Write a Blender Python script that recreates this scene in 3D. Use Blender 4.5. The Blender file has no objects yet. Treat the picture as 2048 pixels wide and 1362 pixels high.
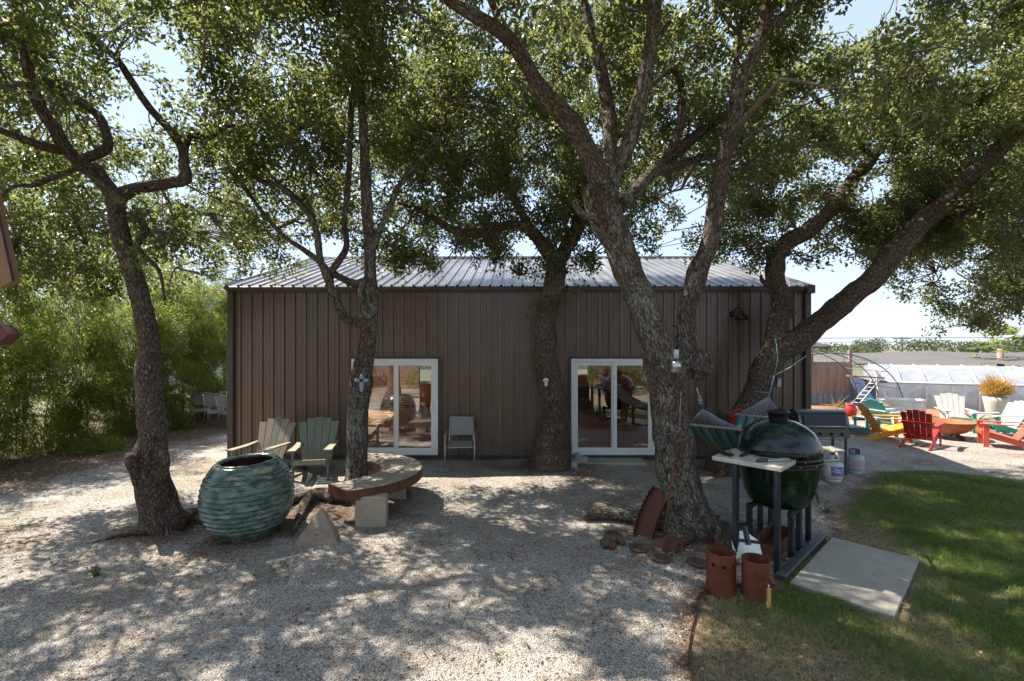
import bpy, math, random
import numpy as np
from math import sin, cos, pi, radians, sqrt, atan2
from mathutils import Vector, noise

# ------------------------------------------------------------------ camera, sky, sun, exposure
SC = bpy.context.scene
COL = SC.collection
CAMH = 2.4
F = 950.0          # focal length in pixels of the 2048 px wide photograph
cam = bpy.data.cameras.new('camera'); co = bpy.data.objects.new('camera', cam); COL.objects.link(co)
co.location = (0, 0, CAMH); co.rotation_euler = (radians(90), 0, 0)
cam.sensor_width = 36; cam.lens = 36 * F / 2048
cam.shift_y = (690 - 681) / 2048.0
cam.clip_start = 0.05; cam.clip_end = 1500
SC.camera = co
SUNV = Vector((-.70, .35, 1.0)).normalized()
elev = math.asin(SUNV.z); azim = atan2(SUNV.x, SUNV.y)
w = bpy.data.worlds.new('World'); SC.world = w; w.use_nodes = True
nt = w.node_tree; nt.nodes.clear()
sky = nt.nodes.new('ShaderNodeTexSky'); sky.sky_type = 'NISHITA'; sky.sun_disc = False
sky.sun_elevation = elev; sky.sun_rotation = azim
sky.air_density = 1.0; sky.dust_density = .25; sky.ozone_density = 1.0; sky.altitude = 100
bg = nt.nodes.new('ShaderNodeBackground'); bg.inputs[1].default_value = 0.15
wo = nt.nodes.new('ShaderNodeOutputWorld')
gm = nt.nodes.new('ShaderNodeGamma'); gm.inputs[1].default_value = .27   # gamma flattens the sky's brightness range and keeps the fill light up
nt.links.new(sky.outputs[0], gm.inputs[0]); hz = nt.nodes.new('ShaderNodeVectorMath'); hz.operation = 'MULTIPLY'; hz.inputs[1].default_value = (.88, 1.0, 1.20); nt.links.new(gm.outputs[0], hz.inputs[0]); nt.links.new(hz.outputs[0], bg.inputs[0]); nt.links.new(bg.outputs[0], wo.inputs[0])
sl = bpy.data.lights.new('sun', 'SUN'); sl.energy = 2.75; sl.angle = radians(.53); sl.color = (1, .92, .82)
so = bpy.data.objects.new('sun', sl); COL.objects.link(so)
so.rotation_euler = SUNV.to_track_quat('Z', 'Y').to_euler(); so.location = (-10, 5, 20)
SC.view_settings.view_transform = 'Standard'; SC.view_settings.look = 'None'
SC.view_settings.exposure = 2.25; SC.view_settings.gamma = 1
SC.render.engine = 'CYCLES'
cy = SC.cycles
cy.use_denoising = True
try: cy.denoiser = 'OPENIMAGEDENOISE'
except Exception: pass
cy.max_bounces = 10; cy.diffuse_bounces = 8; cy.glossy_bounces = 4; cy.transmission_bounces = 4
cy.transparent_max_bounces = 8; cy.sample_clamp_indirect = 6; cy.caustics_reflective = False; cy.caustics_refractive = False

def at(px, py, Z):   # a point of the place seen at px,py and standing Z metres away
    return Vector(((px - 1024) * Z / F, Z, CAMH - (py - 690) * Z / F))
def gd(px, py, h=0.0):
    Z = (CAMH - h) * F / (py - 690)
    return ((px - 1024) * Z / F, Z)

# ------------------------------------------------------------------ materials
def NM(name):
    m = bpy.data.materials.new(name); m.use_nodes = True
    n = m.node_tree.nodes; l = m.node_tree.links
    b = n['Principled BSDF']
    return m, n, l, b
def spec(b, v):
    b.inputs['Specular IOR Level'].default_value = v
def ramp(n, stops, interp='LINEAR'):
    r = n.new('ShaderNodeValToRGB'); cr = r.color_ramp; cr.interpolation = interp
    while len(cr.elements) < len(stops): cr.elements.new(.5)
    for e, (p, c) in zip(cr.elements, stops):
        e.position = p; e.color = (*c, 1) if len(c) == 3 else c
    return r
def noise_t(n, l, vec, scale, detail=4, rough=.55, dist=0):
    t = n.new('ShaderNodeTexNoise'); t.inputs['Scale'].default_value = scale
    t.inputs['Detail'].default_value = detail; t.inputs['Roughness'].default_value = rough
    t.inputs['Distortion'].default_value = dist
    if vec is not None: l.new(vec, t.inputs['Vector'])
    return t
def mix(n, l, fac, a, b, mode='MIX'):
    m = n.new('ShaderNodeMix'); m.data_type = 'RGBA'; m.blend_type = mode; m.clamp_factor = True
    for s, v in ((0, fac), (6, a), (7, b)):
        if hasattr(v, 'is_linked') or hasattr(v, 'links'): l.new(v, m.inputs[s])
        elif s == 0: m.inputs[0].default_value = v
        else: m.inputs[s].default_value = (*v, 1)
    return m.outputs[2]
def math_n(n, l, op, a, b=None):
    m = n.new('ShaderNodeMath'); m.operation = op
    for i, v in enumerate((a, b)):
        if v is None: continue
        if hasattr(v, 'links'): l.new(v, m.inputs[i])
        else: m.inputs[i].default_value = v
    return m.outputs[0]
def attr(n, name):
    a = n.new('ShaderNodeAttribute'); a.attribute_name = name; return a
def bump(n, l, b, h, strength=.5, dist=.01):
    bp = n.new('ShaderNodeBump'); bp.inputs['Strength'].default_value = strength; bp.inputs['Distance'].default_value = dist
    l.new(h, bp.inputs['Height']); l.new(bp.outputs[0], b.inputs['Normal']); return bp

def plain(name, col, rough=.6, metal=0, var=.25, scale=6, bumps=.15, bscale=60, sp=.4, streak=None, dirt=None):
    """painted / raw surface with tonal variation, fine grain and optional dirt"""
    m, n, l, b = NM(name)
    tc = n.new('ShaderNodeTexCoord'); v = tc.outputs['Object']
    if streak:
        mp = n.new('ShaderNodeMapping'); mp.inputs['Scale'].default_value = streak; l.new(v, mp.inputs[0]); v = mp.outputs[0]
    t = noise_t(n, l, v, scale, 6, .65)
    lo = tuple(c * (1 - var) for c in col); hi = tuple(min(1, c * (1 + var)) for c in col)
    r = ramp(n, [(.3, lo), (.7, hi)]); l.new(t.outputs[0], r.inputs[0]); c = r.outputs[0]
    if dirt:
        t2 = noise_t(n, l, v, scale * .6, 8, .7); r2 = ramp(n, [(dirt[1], (0, 0, 0)), (dirt[1] + .12, (1, 1, 1))]); l.new(t2.outputs[0], r2.inputs[0])
        c = mix(n, l, r2.outputs[0], c, dirt[0])
    l.new(c, b.inputs['Base Color'])
    b.inputs['Metallic'].default_value = metal; spec(b, sp)
    rr = ramp(n, [(.3, (rough * .8,) * 3), (.7, (min(1, rough * 1.2),) * 3)]); l.new(t.outputs[0], rr.inputs[0]); l.new(rr.outputs[0], b.inputs['Roughness'])
    if bumps:
        t3 = noise_t(n, l, v, bscale, 4, .6); bump(n, l, b, t3.outputs[0], bumps, .01)
    return m

def leaf_mat(name, cols, transl=.35, rough=.42):
    m, n, l, b = NM(name)
    a = attr(n, 'rnd'); r = ramp(n, cols); l.new(a.outputs['Fac'], r.inputs[0])
    l.new(r.outputs[0], b.inputs['Base Color']); b.inputs['Roughness'].default_value = rough; spec(b, .45)
    tr = n.new('ShaderNodeBsdfTranslucent')
    tcn = mix(n, l, .5, r.outputs[0], (.44, .50, .12)); l.new(tcn, tr.inputs[0])
    ms = n.new('ShaderNodeMixShader'); ms.inputs[0].default_value = transl
    l.new(b.outputs[0], ms.inputs[1]); l.new(tr.outputs[0], ms.inputs[2])
    l.new(ms.outputs[0], n['Material Output'].inputs[0])
    return m
M = {}
M['leaf_dark'] = leaf_mat('oak_leaf_dark', [(0, (.055, .07, .04)), (.35, (.10, .118, .058)), (.75, (.145, .16, .075)), (.96, (.19, .195, .085)), (1, (.28, .20, .11))], .55, .36)
M['leaf_mid'] = leaf_mat('oak_leaf_mid', [(0, (.05, .072, .026)), (.4, (.098, .128, .038)), (.8, (.155, .185, .05)), (.98, (.16, .18, .04)), (1, (.30, .14, .04))], .42, .42)
M['leaf_near'] = leaf_mat('oak_leaf_near', [(0, (.04, .07, .014)), (.4, (.09, .13, .02)), (.85, (.16, .19, .035)), (1, (.26, .20, .05))], .42, .38)
M['leaf_bamboo'] = leaf_mat('bamboo_leaf', [(0, (.07, .105, .018)), (.4, (.17, .22, .03)), (.8, (.27, .33, .05)), (1, (.45, .45, .14))], .62, .45)
M['leaf_far'] = leaf_mat('far_leaf', [(0, (.04, .06, .03)), (1, (.10, .13, .06))], .2, .6)
M['leaf_dry'] = leaf_mat('dry_leaf', [(0, (.07, .035, .02)), (.5, (.18, .09, .045)), (.8, (.32, .20, .09)), (1, (.45, .33, .17))], .1, .7)
M['straw'] = leaf_mat('orange_grass', [(0, (.35, .16, .03)), (.5, (.55, .28, .05)), (1, (.68, .42, .12))], .3, .6)
M['agave'] = leaf_mat('agave_leaf', [(0, (.05, .09, .06)), (.6, (.12, .17, .11)), (1, (.25, .28, .16))], .05, .5)

def bark_mat(name, lichen=.5, tone=1.0, warm=1.0):
    m, n, l, b = NM(name)
    a = attr(n, 'bk'); v0 = a.outputs['Vector']
    mp = n.new('ShaderNodeMapping'); mp.inputs['Scale'].default_value = (1, 1, .88); l.new(v0, mp.inputs[0]); v = mp.outputs[0]
    def warp(vec, sc, am):
        wn = noise_t(n, l, vec, sc, 4, .65); sb = n.new('ShaderNodeVectorMath'); sb.operation = 'SUBTRACT'; l.new(wn.outputs['Color'], sb.inputs[0]); sb.inputs[1].default_value = (.5, .5, .5)
        sub = n.new('ShaderNodeVectorMath'); sub.operation = 'MULTIPLY_ADD'; l.new(sb.outputs[0], sub.inputs[0]); sub.inputs[1].default_value = (am, am, am); l.new(vec, sub.inputs[2]); return sub.outputs[0]
    w1 = warp(warp(v, 5, .12), 24, .035)
    vo = n.new('ShaderNodeTexVoronoi'); vo.feature = 'DISTANCE_TO_EDGE'; vo.inputs['Scale'].default_value = 33; l.new(w1, vo.inputs['Vector'])
    vo2 = n.new('ShaderNodeTexVoronoi'); vo2.feature = 'DISTANCE_TO_EDGE'; vo2.inputs['Scale'].default_value = 70; l.new(w1, vo2.inputs['Vector'])
    vc = n.new('ShaderNodeTexVoronoi'); vc.inputs['Scale'].default_value = 33; l.new(w1, vc.inputs['Vector'])
    fine = noise_t(n, l, v, 55, 7, .75)
    ed = math_n(n, l, 'ADD', math_n(n, l, 'MULTIPLY', vo.outputs['Distance'], .8), math_n(n, l, 'MULTIPLY', vo2.outputs['Distance'], .35))
    ed = math_n(n, l, 'ADD', ed, math_n(n, l, 'MULTIPLY', math_n(n, l, 'SUBTRACT', fine.outputs[0], .5), .16))
    r = ramp(n, [(.02, (0, 0, 0)), (.12, (.45, .45, .45)), (.34, (1, 1, 1))]); l.new(ed, r.inputs[0])
    cc = ramp(n, [(0, (.07 * tone, .050 * tone, .038 * tone)), (.5, (.16 * tone, .122 * tone, .094 * tone)), (1, (.29 * tone, .245 * tone, .20 * tone))])
    fm = math_n(n, l, 'ADD', math_n(n, l, 'MULTIPLY', vc.outputs['Color'], .22), math_n(n, l, 'MULTIPLY', fine.outputs[0], .75)); l.new(fm, cc.inputs[0])
    c = mix(n, l, r.outputs[0], (.042, .030, .022), cc.outputs[0])
    tw = noise_t(n, l, v, 1.6, 3, .5); twr = ramp(n, [(.35, (.80, .72, .66)), (.65, (1.12, 1.12, 1.12))]); l.new(tw.outputs[0], twr.inputs[0]); c = mix(n, l, 1.0, c, twr.outputs[0], 'MULTIPLY')
    big = noise_t(n, l, v, 3.0, 7, .75)
    lr = ramp(n, [(.66 - .15 * lichen, (0, 0, 0)), (.72 - .15 * lichen, (1, 1, 1))]); l.new(big.outputs[0], lr.inputs[0])
    sp_ = noise_t(n, l, v, 20, 5, .7); sr = ramp(n, [(.44, (0, 0, 0)), (.50, (1, 1, 1))]); l.new(sp_.outputs[0], sr.inputs[0])
    lf = math_n(n, l, 'MULTIPLY', lr.outputs[0], sr.outputs[0]); lf = math_n(n, l, 'MULTIPLY', lf, r.outputs[0])
    c = mix(n, l, lf, c, (.34, .35, .29))
    l.new(c, b.inputs['Base Color']); b.inputs['Roughness'].default_value = .9; spec(b, .15)
    hh = math_n(n, l, 'ADD', r.outputs[0], math_n(n, l, 'MULTIPLY', fine.outputs[0], .6))
    bump(n, l, b, hh, 1.0, .022)
    return m
M['bark'] = bark_mat('bark_oak', .6, 1.6)
M['bark_l'] = bark_mat('bark_oak_lichen', 1.3, 1.55)
M['bark_d'] = bark_mat('bark_oak_dark', .3, 1.1)
M['twig'] = plain('twig_bark', (.17, .14, .115), .85, var=.4, scale=10)

# ------------------------------------------------------------------ mesh helpers
class MB:
    def __init__(s): s.v = []; s.f = []; s.m = []; s.sm = []; s.bk = None; s.bv = {}
    def add(s, vs, fs, mi=0, smooth=False):
        o = len(s.v); s.v += [tuple(p) for p in vs]
        for f in fs: s.f.append([i + o for i in f]); s.m.append(mi); s.sm.append(smooth)
        return o
    def box(s, c, d, rz=0, rx=0, ry=0, mi=0, bev=0.0, taper=1.0):
        x, y, z = d[0] / 2, d[1] / 2, d[2] / 2
        from mathutils import Euler
        R = Euler((rx, ry, rz)).to_matrix(); c = Vector(c)
        if bev <= 0:
            P = [(-x, -y, -z), (x, -y, -z), (x, y, -z), (-x, y, -z), (-x * taper, -y * taper, z), (x * taper, -y * taper, z), (x * taper, y * taper, z), (-x * taper, y * taper, z)]
            s.add([R @ Vector(p) + c for p in P], [(0, 3, 2, 1), (4, 5, 6, 7), (0, 1, 5, 4), (1, 2, 6, 5), (2, 3, 7, 6), (3, 0, 4, 7)], mi); return
        b = min(bev, x * .9, y * .9, z * .9)
        P = []; idx = {}
        for sx in (-1, 1):
            for sy in (-1, 1):
                for sz in (-1, 1):
                    for ax in range(3):
                        q = [sx * x, sy * y, sz * z]
                        for k in range(3):
                            if k != ax: q[k] -= (sx, sy, sz)[k] * b
                        idx[(sx, sy, sz, ax)] = len(P); P.append(R @ Vector(q) + c)
        Fs = []
        for ax in range(3):
            o1, o2 = [k for k in range(3) if k != ax]
            for sg in (-1, 1):
                q = []
                for a_, b_ in ((-1, -1), (1, -1), (1, 1), (-1, 1)):
                    k = [0, 0, 0]; k[ax] = sg; k[o1] = a_; k[o2] = b_; q.append(idx[(k[0], k[1], k[2], ax)])
                Fs.append(q)
        for ax in range(3):
            o1, o2 = [k for k in range(3) if k != ax]
            for a_ in (-1, 1):
                for b_ in (-1, 1):
                    k1 = [0] * 3; k2 = [0] * 3; k1[ax] = -1; k2[ax] = 1
                    for k in (k1, k2): k[o1] = a_; k[o2] = b_
                    Fs.append([idx[(*k1, o1)], idx[(*k2, o1)], idx[(*k2, o2)], idx[(*k1, o2)]])
        for sx in (-1, 1):
            for sy in (-1, 1):
                for sz in (-1, 1): Fs.append([idx[(sx, sy, sz, 0)], idx[(sx, sy, sz, 1)], idx[(sx, sy, sz, 2)]])
        s.add(P, Fs, mi)
    def tube(s, pts, rad, seg=10, mi=0, cap=True, smooth=True, flat=1.0, wob=0.0, bk=False, seed=0, lump=0.0):
        pts = [Vector(p) for p in pts]; n = len(pts)
        if not hasattr(rad, '__len__'): rad = [rad] * n
        t0 = (pts[1] - pts[0]).normalized()
        up = Vector((0, 0, 1)) if abs(t0.z) < .9 else Vector((0, 1, 0))
        nx = t0.cross(up).normalized()
        V = []; BK = []; L = 0.0
        for i, p in enumerate(pts):
            t = (pts[min(i + 1, n - 1)] - pts[max(i - 1, 0)])
            t = t.normalized() if t.length > 1e-9 else t0
            nx = (nx - t * nx.dot(t))
            nx = nx.normalized() if nx.length > 1e-6 else t.orthogonal().normalized()
            ny = t.cross(nx)
            if i: L += (p - pts[i - 1]).length
            for k in range(seg):
                a = 2 * pi * k / seg; r = rad[i]
                if wob:
                    q = p + (nx * cos(a) + ny * sin(a)) * r
                    r *= 1 + wob * noise.noise(q * 2.6 + Vector((seed, 0, 0))) + wob * .7 * noise.noise(q * 7 + Vector((0, seed, 0)))
                    if lump: r *= 1 + lump * sin(a * 5 + seed + L * 1.3) * .5
                V.append(p + nx * cos(a) * r + ny * sin(a) * r * flat)
                if bk: BK.append((cos(a) * rad[i] + seed, sin(a) * rad[i], L * .42))
        Fs = []
        for i in range(n - 1):
            for k in range(seg):
                k2 = (k + 1) % seg; Fs.append((i * seg + k, i * seg + k2, (i + 1) * seg + k2, (i + 1) * seg + k))
        if cap: Fs.append(tuple(range(seg))[::-1]); Fs.append(tuple((n - 1) * seg + k for k in range(seg)))
        o = s.add(V, Fs, mi, smooth)
        if bk:
            for i, q in enumerate(BK): s.bv[o + i] = q
    def lathe(s, prof, seg=32, c=(0, 0, 0), mi=0, smooth=True, a0=0, a1=2 * pi, cap=False):
        full = abs(a1 - a0 - 2 * pi) < 1e-6; ns = seg if full else seg + 1
        V = [(c[0] + r * cos(a0 + (a1 - a0) * k / seg), c[1] + r * sin(a0 + (a1 - a0) * k / seg), c[2] + z) for r, z in prof for k in range(ns)]
        Fs = []
        for i in range(len(prof) - 1):
            for k in range(seg):
                k2 = (k + 1) % ns; Fs.append((i * ns + k, i * ns + k2, (i + 1) * ns + k2, (i + 1) * ns + k))
        if cap: Fs.append(tuple(range(ns))[::-1]); Fs.append(tuple((len(prof) - 1) * ns + k for k in range(ns)))
        s.add(V, Fs, mi, smooth)
    def prism(s, poly, z0, z1, mi=0):
        n = len(poly)
        V = [(x, y, z0) for x, y in poly] + [(x, y, z1) for x, y in poly]
        s.add(V, [tuple(range(n))[::-1], tuple(range(n, 2 * n))] + [(i, (i + 1) % n, (i + 1) % n + n, i + n) for i in range(n)], mi)
    def grid(s, fn, nu, nv, mi=0, smooth=True):
        V = [fn(i / nu, j / nv) for j in range(nv + 1) for i in range(nu + 1)]
        s.add(V, [(j * (nu + 1) + i, j * (nu + 1) + i + 1, (j + 1) * (nu + 1) + i + 1, (j + 1) * (nu + 1) + i) for j in range(nv) for i in range(nu)], mi, smooth)
    def ball(s, c, r, seg=16, ring=10, mi=0, sc=(1, 1, 1), wob=0, seed=0):
        V = []; Fs = []
        for j in range(ring + 1):
            th = pi * j / ring
            for k in range(seg):
                a = 2 * pi * k / seg; q = Vector((sin(th) * cos(a), sin(th) * sin(a), cos(th)))
                rr = r * (1 + wob * noise.noise(q * 1.7 + Vector((seed, seed, 0))))
                V.append((c[0] + q.x * rr * sc[0], c[1] + q.y * rr * sc[1], c[2] + q.z * rr * sc[2]))
        for j in range(ring):
            for k in range(seg): Fs.append((j * seg + k, (j + 1) * seg + k, (j + 1) * seg + (k + 1) % seg, j * seg + (k + 1) % seg))
        s.add(V, Fs, mi, True)
    def build(s, name, mats, parent=None, off=None, loc=None):
        me = bpy.data.meshes.new(name)
        V = s.v
        if off is not None: V = [(x - off[0], y - off[1], z - off[2]) for x, y, z in V]
        me.from_pydata(V, [], s.f)
        if not isinstance(mats, (list, tuple)): mats = [mats]
        for m_ in mats: me.materials.append(m_)
        me.polygons.foreach_set('material_index', s.m); me.polygons.foreach_set('use_smooth', s.sm)
        if s.bv:
            a = me.attributes.new('bk', 'FLOAT_VECTOR', 'POINT'); arr = np.zeros((len(V), 3), dtype=np.float32)
            for i, q in s.bv.items(): arr[i] = q
            a.data.foreach_set('vector', arr.ravel())
        me.update()
        o = bpy.data.objects.new(name, me); COL.objects.link(o)
        if parent is not None: o.parent = parent
        if loc is not None: o.location = loc
        return o

def tag(o, label=None, cat=None, group=None, kind=None):
    if label: o['label'] = label
    if cat: o['category'] = cat
    if group: o['group'] = group
    if kind: o['kind'] = kind
    return o
def thing(name, label, cat, loc=(0, 0, 0), rz=0, group=None):
    o = bpy.data.objects.new(name, None); COL.objects.link(o); o.empty_display_size = .1
    o.location = loc; o.rotation_euler = (0, 0, rz)
    return tag(o, label, cat, group)
def dup(root, loc, rz, label=None):
    r = root.copy(); COL.objects.link(r); r.location = loc; r.rotation_euler = (0, 0, rz)
    if label: r['label'] = label
    for ch in list(root.children):
        c = ch.copy(); COL.objects.link(c); c.parent = r
        for g in ch.children:
            d = g.copy(); COL.objects.link(d); d.parent = c
    return r
def np_mesh(name, V, nper, mat, parent=None, attrs=None, off=None, smooth=False):
    """V: (N*nper,3) independent polygons of nper corners"""
    V = np.asarray(V, dtype=np.float32)
    if off is not None: V = V - np.array(off, dtype=np.float32)
    nf = len(V) // nper
    me = bpy.data.meshes.new(name); me.vertices.add(len(V)); me.vertices.foreach_set('co', V.ravel())
    me.loops.add(len(V)); me.loops.foreach_set('vertex_index', np.arange(len(V), dtype=np.int32))
    me.polygons.add(nf); me.polygons.foreach_set('loop_start', np.arange(0, len(V), nper, dtype=np.int32))
    me.materials.append(mat)
    for k, arr in (attrs or {}).items():
        a = me.attributes.new(k, 'FLOAT', 'FACE'); a.data.foreach_set('value', np.asarray(arr, dtype=np.float32))
    me.update(calc_edges=True)
    if smooth: me.polygons.foreach_set('use_smooth', np.ones(nf, dtype=bool))
    o = bpy.data.objects.new(name, me); COL.objects.link(o)
    if parent is not None: o.parent = parent
    return o

rng = np.random.default_rng(7); random.seed(7)
def unit(a): return a / np.maximum(np.linalg.norm(a, axis=1, keepdims=True), 1e-9)
def leaf_quads(P, D, L, W, fold=.25, upb=.6):
    """one folded lens-shaped leaf per base point P along direction D"""
    n = len(P); D = unit(D)
    R = unit(rng.normal(size=(n, 3)) + np.array([0, 0, upb]))
    S = unit(np.cross(D, R)); N = np.cross(S, D)
    L = L[:, None]; W = W[:, None]
    a = P; b = P + D * L * .45 + S * W * .5 + N * W * fold; c = P + D * L + N * L * -.12; d = P + D * L * .45 - S * W * .5 + N * W * fold
    return np.stack([a, b, c, d], 1).reshape(-1, 3)

# ------------------------------------------------------------------ ground form
MOUNDS = [(-4.4, 6.1, .05, .6), (-2.5, 7.1, .06, .9), (2.2, 5.95, .07, .8), (.7, 9.3, .05, .7), (4.4, 9.1, .05, .8), (-3.3, 6.3, .03, .8)]
def H(x, y):
    f = np.clip((26 - np.hypot(x, y - 6)) / 10, 0, 1)
    z = .010 * np.sin(1.3 * x + .7 * y) + .008 * np.sin(2.9 * y - 1.7 * x + 1) + .005 * np.sin(5.1 * x + 3.3 * y) + .004 * np.sin(9 * y - 4.3 * x)
    for mx, my, a, s_ in MOUNDS: z = z + a * np.exp(-((x - mx) ** 2 + (y - my) ** 2) / s_ ** 2)
    return z * f
def Hf(x, y): return float(H(np.float64(x), np.float64(y)))
LAWN = [(1.05, -4), (1.22, 2.5), (1.29, 3.39), (1.42, 3.8), (1.63, 4.22), (1.87, 4.6), (2.6, 4.72), (3.3, 5.25), (3.95, 5.75), (4.84, 6.9), (5.66, 7.73), (6.75, 8.77), (7.4, 9.05), (8.2, 8.9), (9.2, 8.5), (14, 7.5), (18, 7.5), (18, -4)]
def inpoly(x, y, poly):
    x = np.asarray(x); y = np.asarray(y); c = np.zeros(x.shape, bool); j = len(poly) - 1
    for i in range(len(poly)):
        xi, yi = poly[i]; xj, yj = poly[j]
        cond = ((yi > y) != (yj > y)) & (x < (xj - xi) * (y - yi) / ((yj - yi) + 1e-12) + xi)
        c ^= cond; j = i
    return c
def pdist(x, y, poly):
    """signed distance: positive inside"""
    d = np.full(np.shape(x), 1e9)
    for i in range(len(poly)):
        ax, ay = poly[i - 1]; bx, by = poly[i]
        vx, vy = bx - ax, by - ay; t = np.clip(((x - ax) * vx + (y - ay) * vy) / (vx * vx + vy * vy), 0, 1)
        d = np.minimum(d, np.hypot(x - ax - t * vx, y - ay - t * vy))
    return np.where(inpoly(x, y, poly), d, -d)

def ground_mat():
    m, n, l, b = NM('ground_gravel_soil')
    tc = n.new('ShaderNodeTexCoord'); v = tc.outputs['Object']
    # crushed limestone gravel
    wv = noise_t(n, l, v, 30, 2); off = n.new('ShaderNodeVectorMath'); off.operation = 'MULTIPLY_ADD'
    l.new(wv.outputs['Color'], off.inputs[0]); off.inputs[1].default_value = (.012, .012, .012); l.new(v, off.inputs[2])
    vo = n.new('ShaderNodeTexVoronoi'); vo.inputs['Scale'].default_value = 92; l.new(off.outputs[0], vo.inputs['Vector'])
    r = ramp(n, [(0, (.17, .15, .135)), (.15, (.34, .32, .30)), (.5, (.50, .48, .455)), (.85, (.64, .62, .59)), (1, (.80, .78, .75))])
    sx = n.new('ShaderNodeSeparateColor'); l.new(vo.outputs['Color'], sx.inputs[0]); l.new(sx.outputs[0], r.inputs[0])
    crev = ramp(n, [(.25, (1, 1, 1)), (.80, (.56, .51, .45))]); l.new(math_n(n, l, 'MULTIPLY', vo.outputs['Distance'], 1.0), crev.inputs[0])
    grav = mix(n, l, 1.0, r.outputs[0], crev.outputs[0], 'MULTIPLY')
    big = noise_t(n, l, v, .9, 6, .65); br = ramp(n, [(.33, (.76, .69, .60)), (.5, (.98, .95, .90)), (.66, (1.10, 1.09, 1.07))]); l.new(big.outputs[0], br.inputs[0])
    grav = mix(n, l, 1.0, grav, br.outputs[0], 'MULTIPLY')
    # brown leaf crumbs showing in patches of the gravel
    cr = noise_t(n, l, v, 22, 6, .7); cb = noise_t(n, l, v, 1.7, 4, .6)
    cm = math_n(n, l, 'ADD', math_n(n, l, 'MULTIPLY', cb.outputs[0], .55), math_n(n, l, 'MULTIPLY', cr.outputs[0], .6))
    at_l = attr(n, 'litter'); cm2 = math_n(n, l, 'ADD', cm, math_n(n, l, 'MULTIPLY', at_l.outputs['Fac'], .5))
    cmr = ramp(n, [(.60, (0, 0, 0)), (.76, (1, 1, 1))]); l.new(cm2, cmr.inputs[0])
    lit_n = noise_t(n, l, v, 45, 5, .7); lit = ramp(n, [(.3, (.06, .042, .03)), (.5, (.17, .115, .075)), (.7, (.34, .25, .17))]); l.new(lit_n.outputs[0], lit.inputs[0])
    c = mix(n, l, cmr.outputs[0], grav, lit.outputs[0])
    # lawn soil
    at_g = attr(n, 'lawn'); en = noise_t(n, l, v, 14, 4, .7); gm = math_n(n, l, 'ADD', at_g.outputs['Fac'], math_n(n, l, 'MULTIPLY', math_n(n, l, 'SUBTRACT', en.outputs[0], .5), .6))
    gr = ramp(n, [(.42, (0, 0, 0)), (.58, (1, 1, 1))]); l.new(gm, gr.inputs[0])
    sn = noise_t(n, l, v, 26, 6, .7); soil = ramp(n, [(.3, (.10, .075, .045)), (.55, (.24, .19, .115)), (.75, (.42, .34, .22))]); l.new(sn.outputs[0], soil.inputs[0])
    c = mix(n, l, gr.outputs[0], c, soil.outputs[0])
    # red mulch of the far beds
    at_m = attr(n, 'mulch'); mm = math_n(n, l, 'ADD', at_m.outputs['Fac'], math_n(n, l, 'MULTIPLY', math_n(n, l, 'SUBTRACT', noise_t(n, l, v, 2.5, 5, .7).outputs[0], .5), .9))
    mr = ramp(n, [(.45, (0, 0, 0)), (.55, (1, 1, 1))]); l.new(mm, mr.inputs[0])
    mn = noise_t(n, l, v, 18, 6, .75); mc = ramp(n, [(.3, (.14, .06, .035)), (.5, (.33, .18, .10)), (.7, (.52, .36, .24))]); l.new(mn.outputs[0], mc.inputs[0])
    c = mix(n, l, mr.outputs[0], c, mc.outputs[0])
    l.new(c, b.inputs['Base Color']); b.inputs['Roughness'].default_value = .9; spec(b, .25)
    hh = math_n(n, l, 'SUBTRACT', math_n(n, l, 'MULTIPLY', sx.outputs[1], .6), vo.outputs['Distance'])
    hh = math_n(n, l, 'ADD', hh, math_n(n, l, 'MULTIPLY', lit_n.outputs[0], .8))
    bump(n, l, b, hh, .9, .012)
    return m
M['ground'] = ground_mat()
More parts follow.
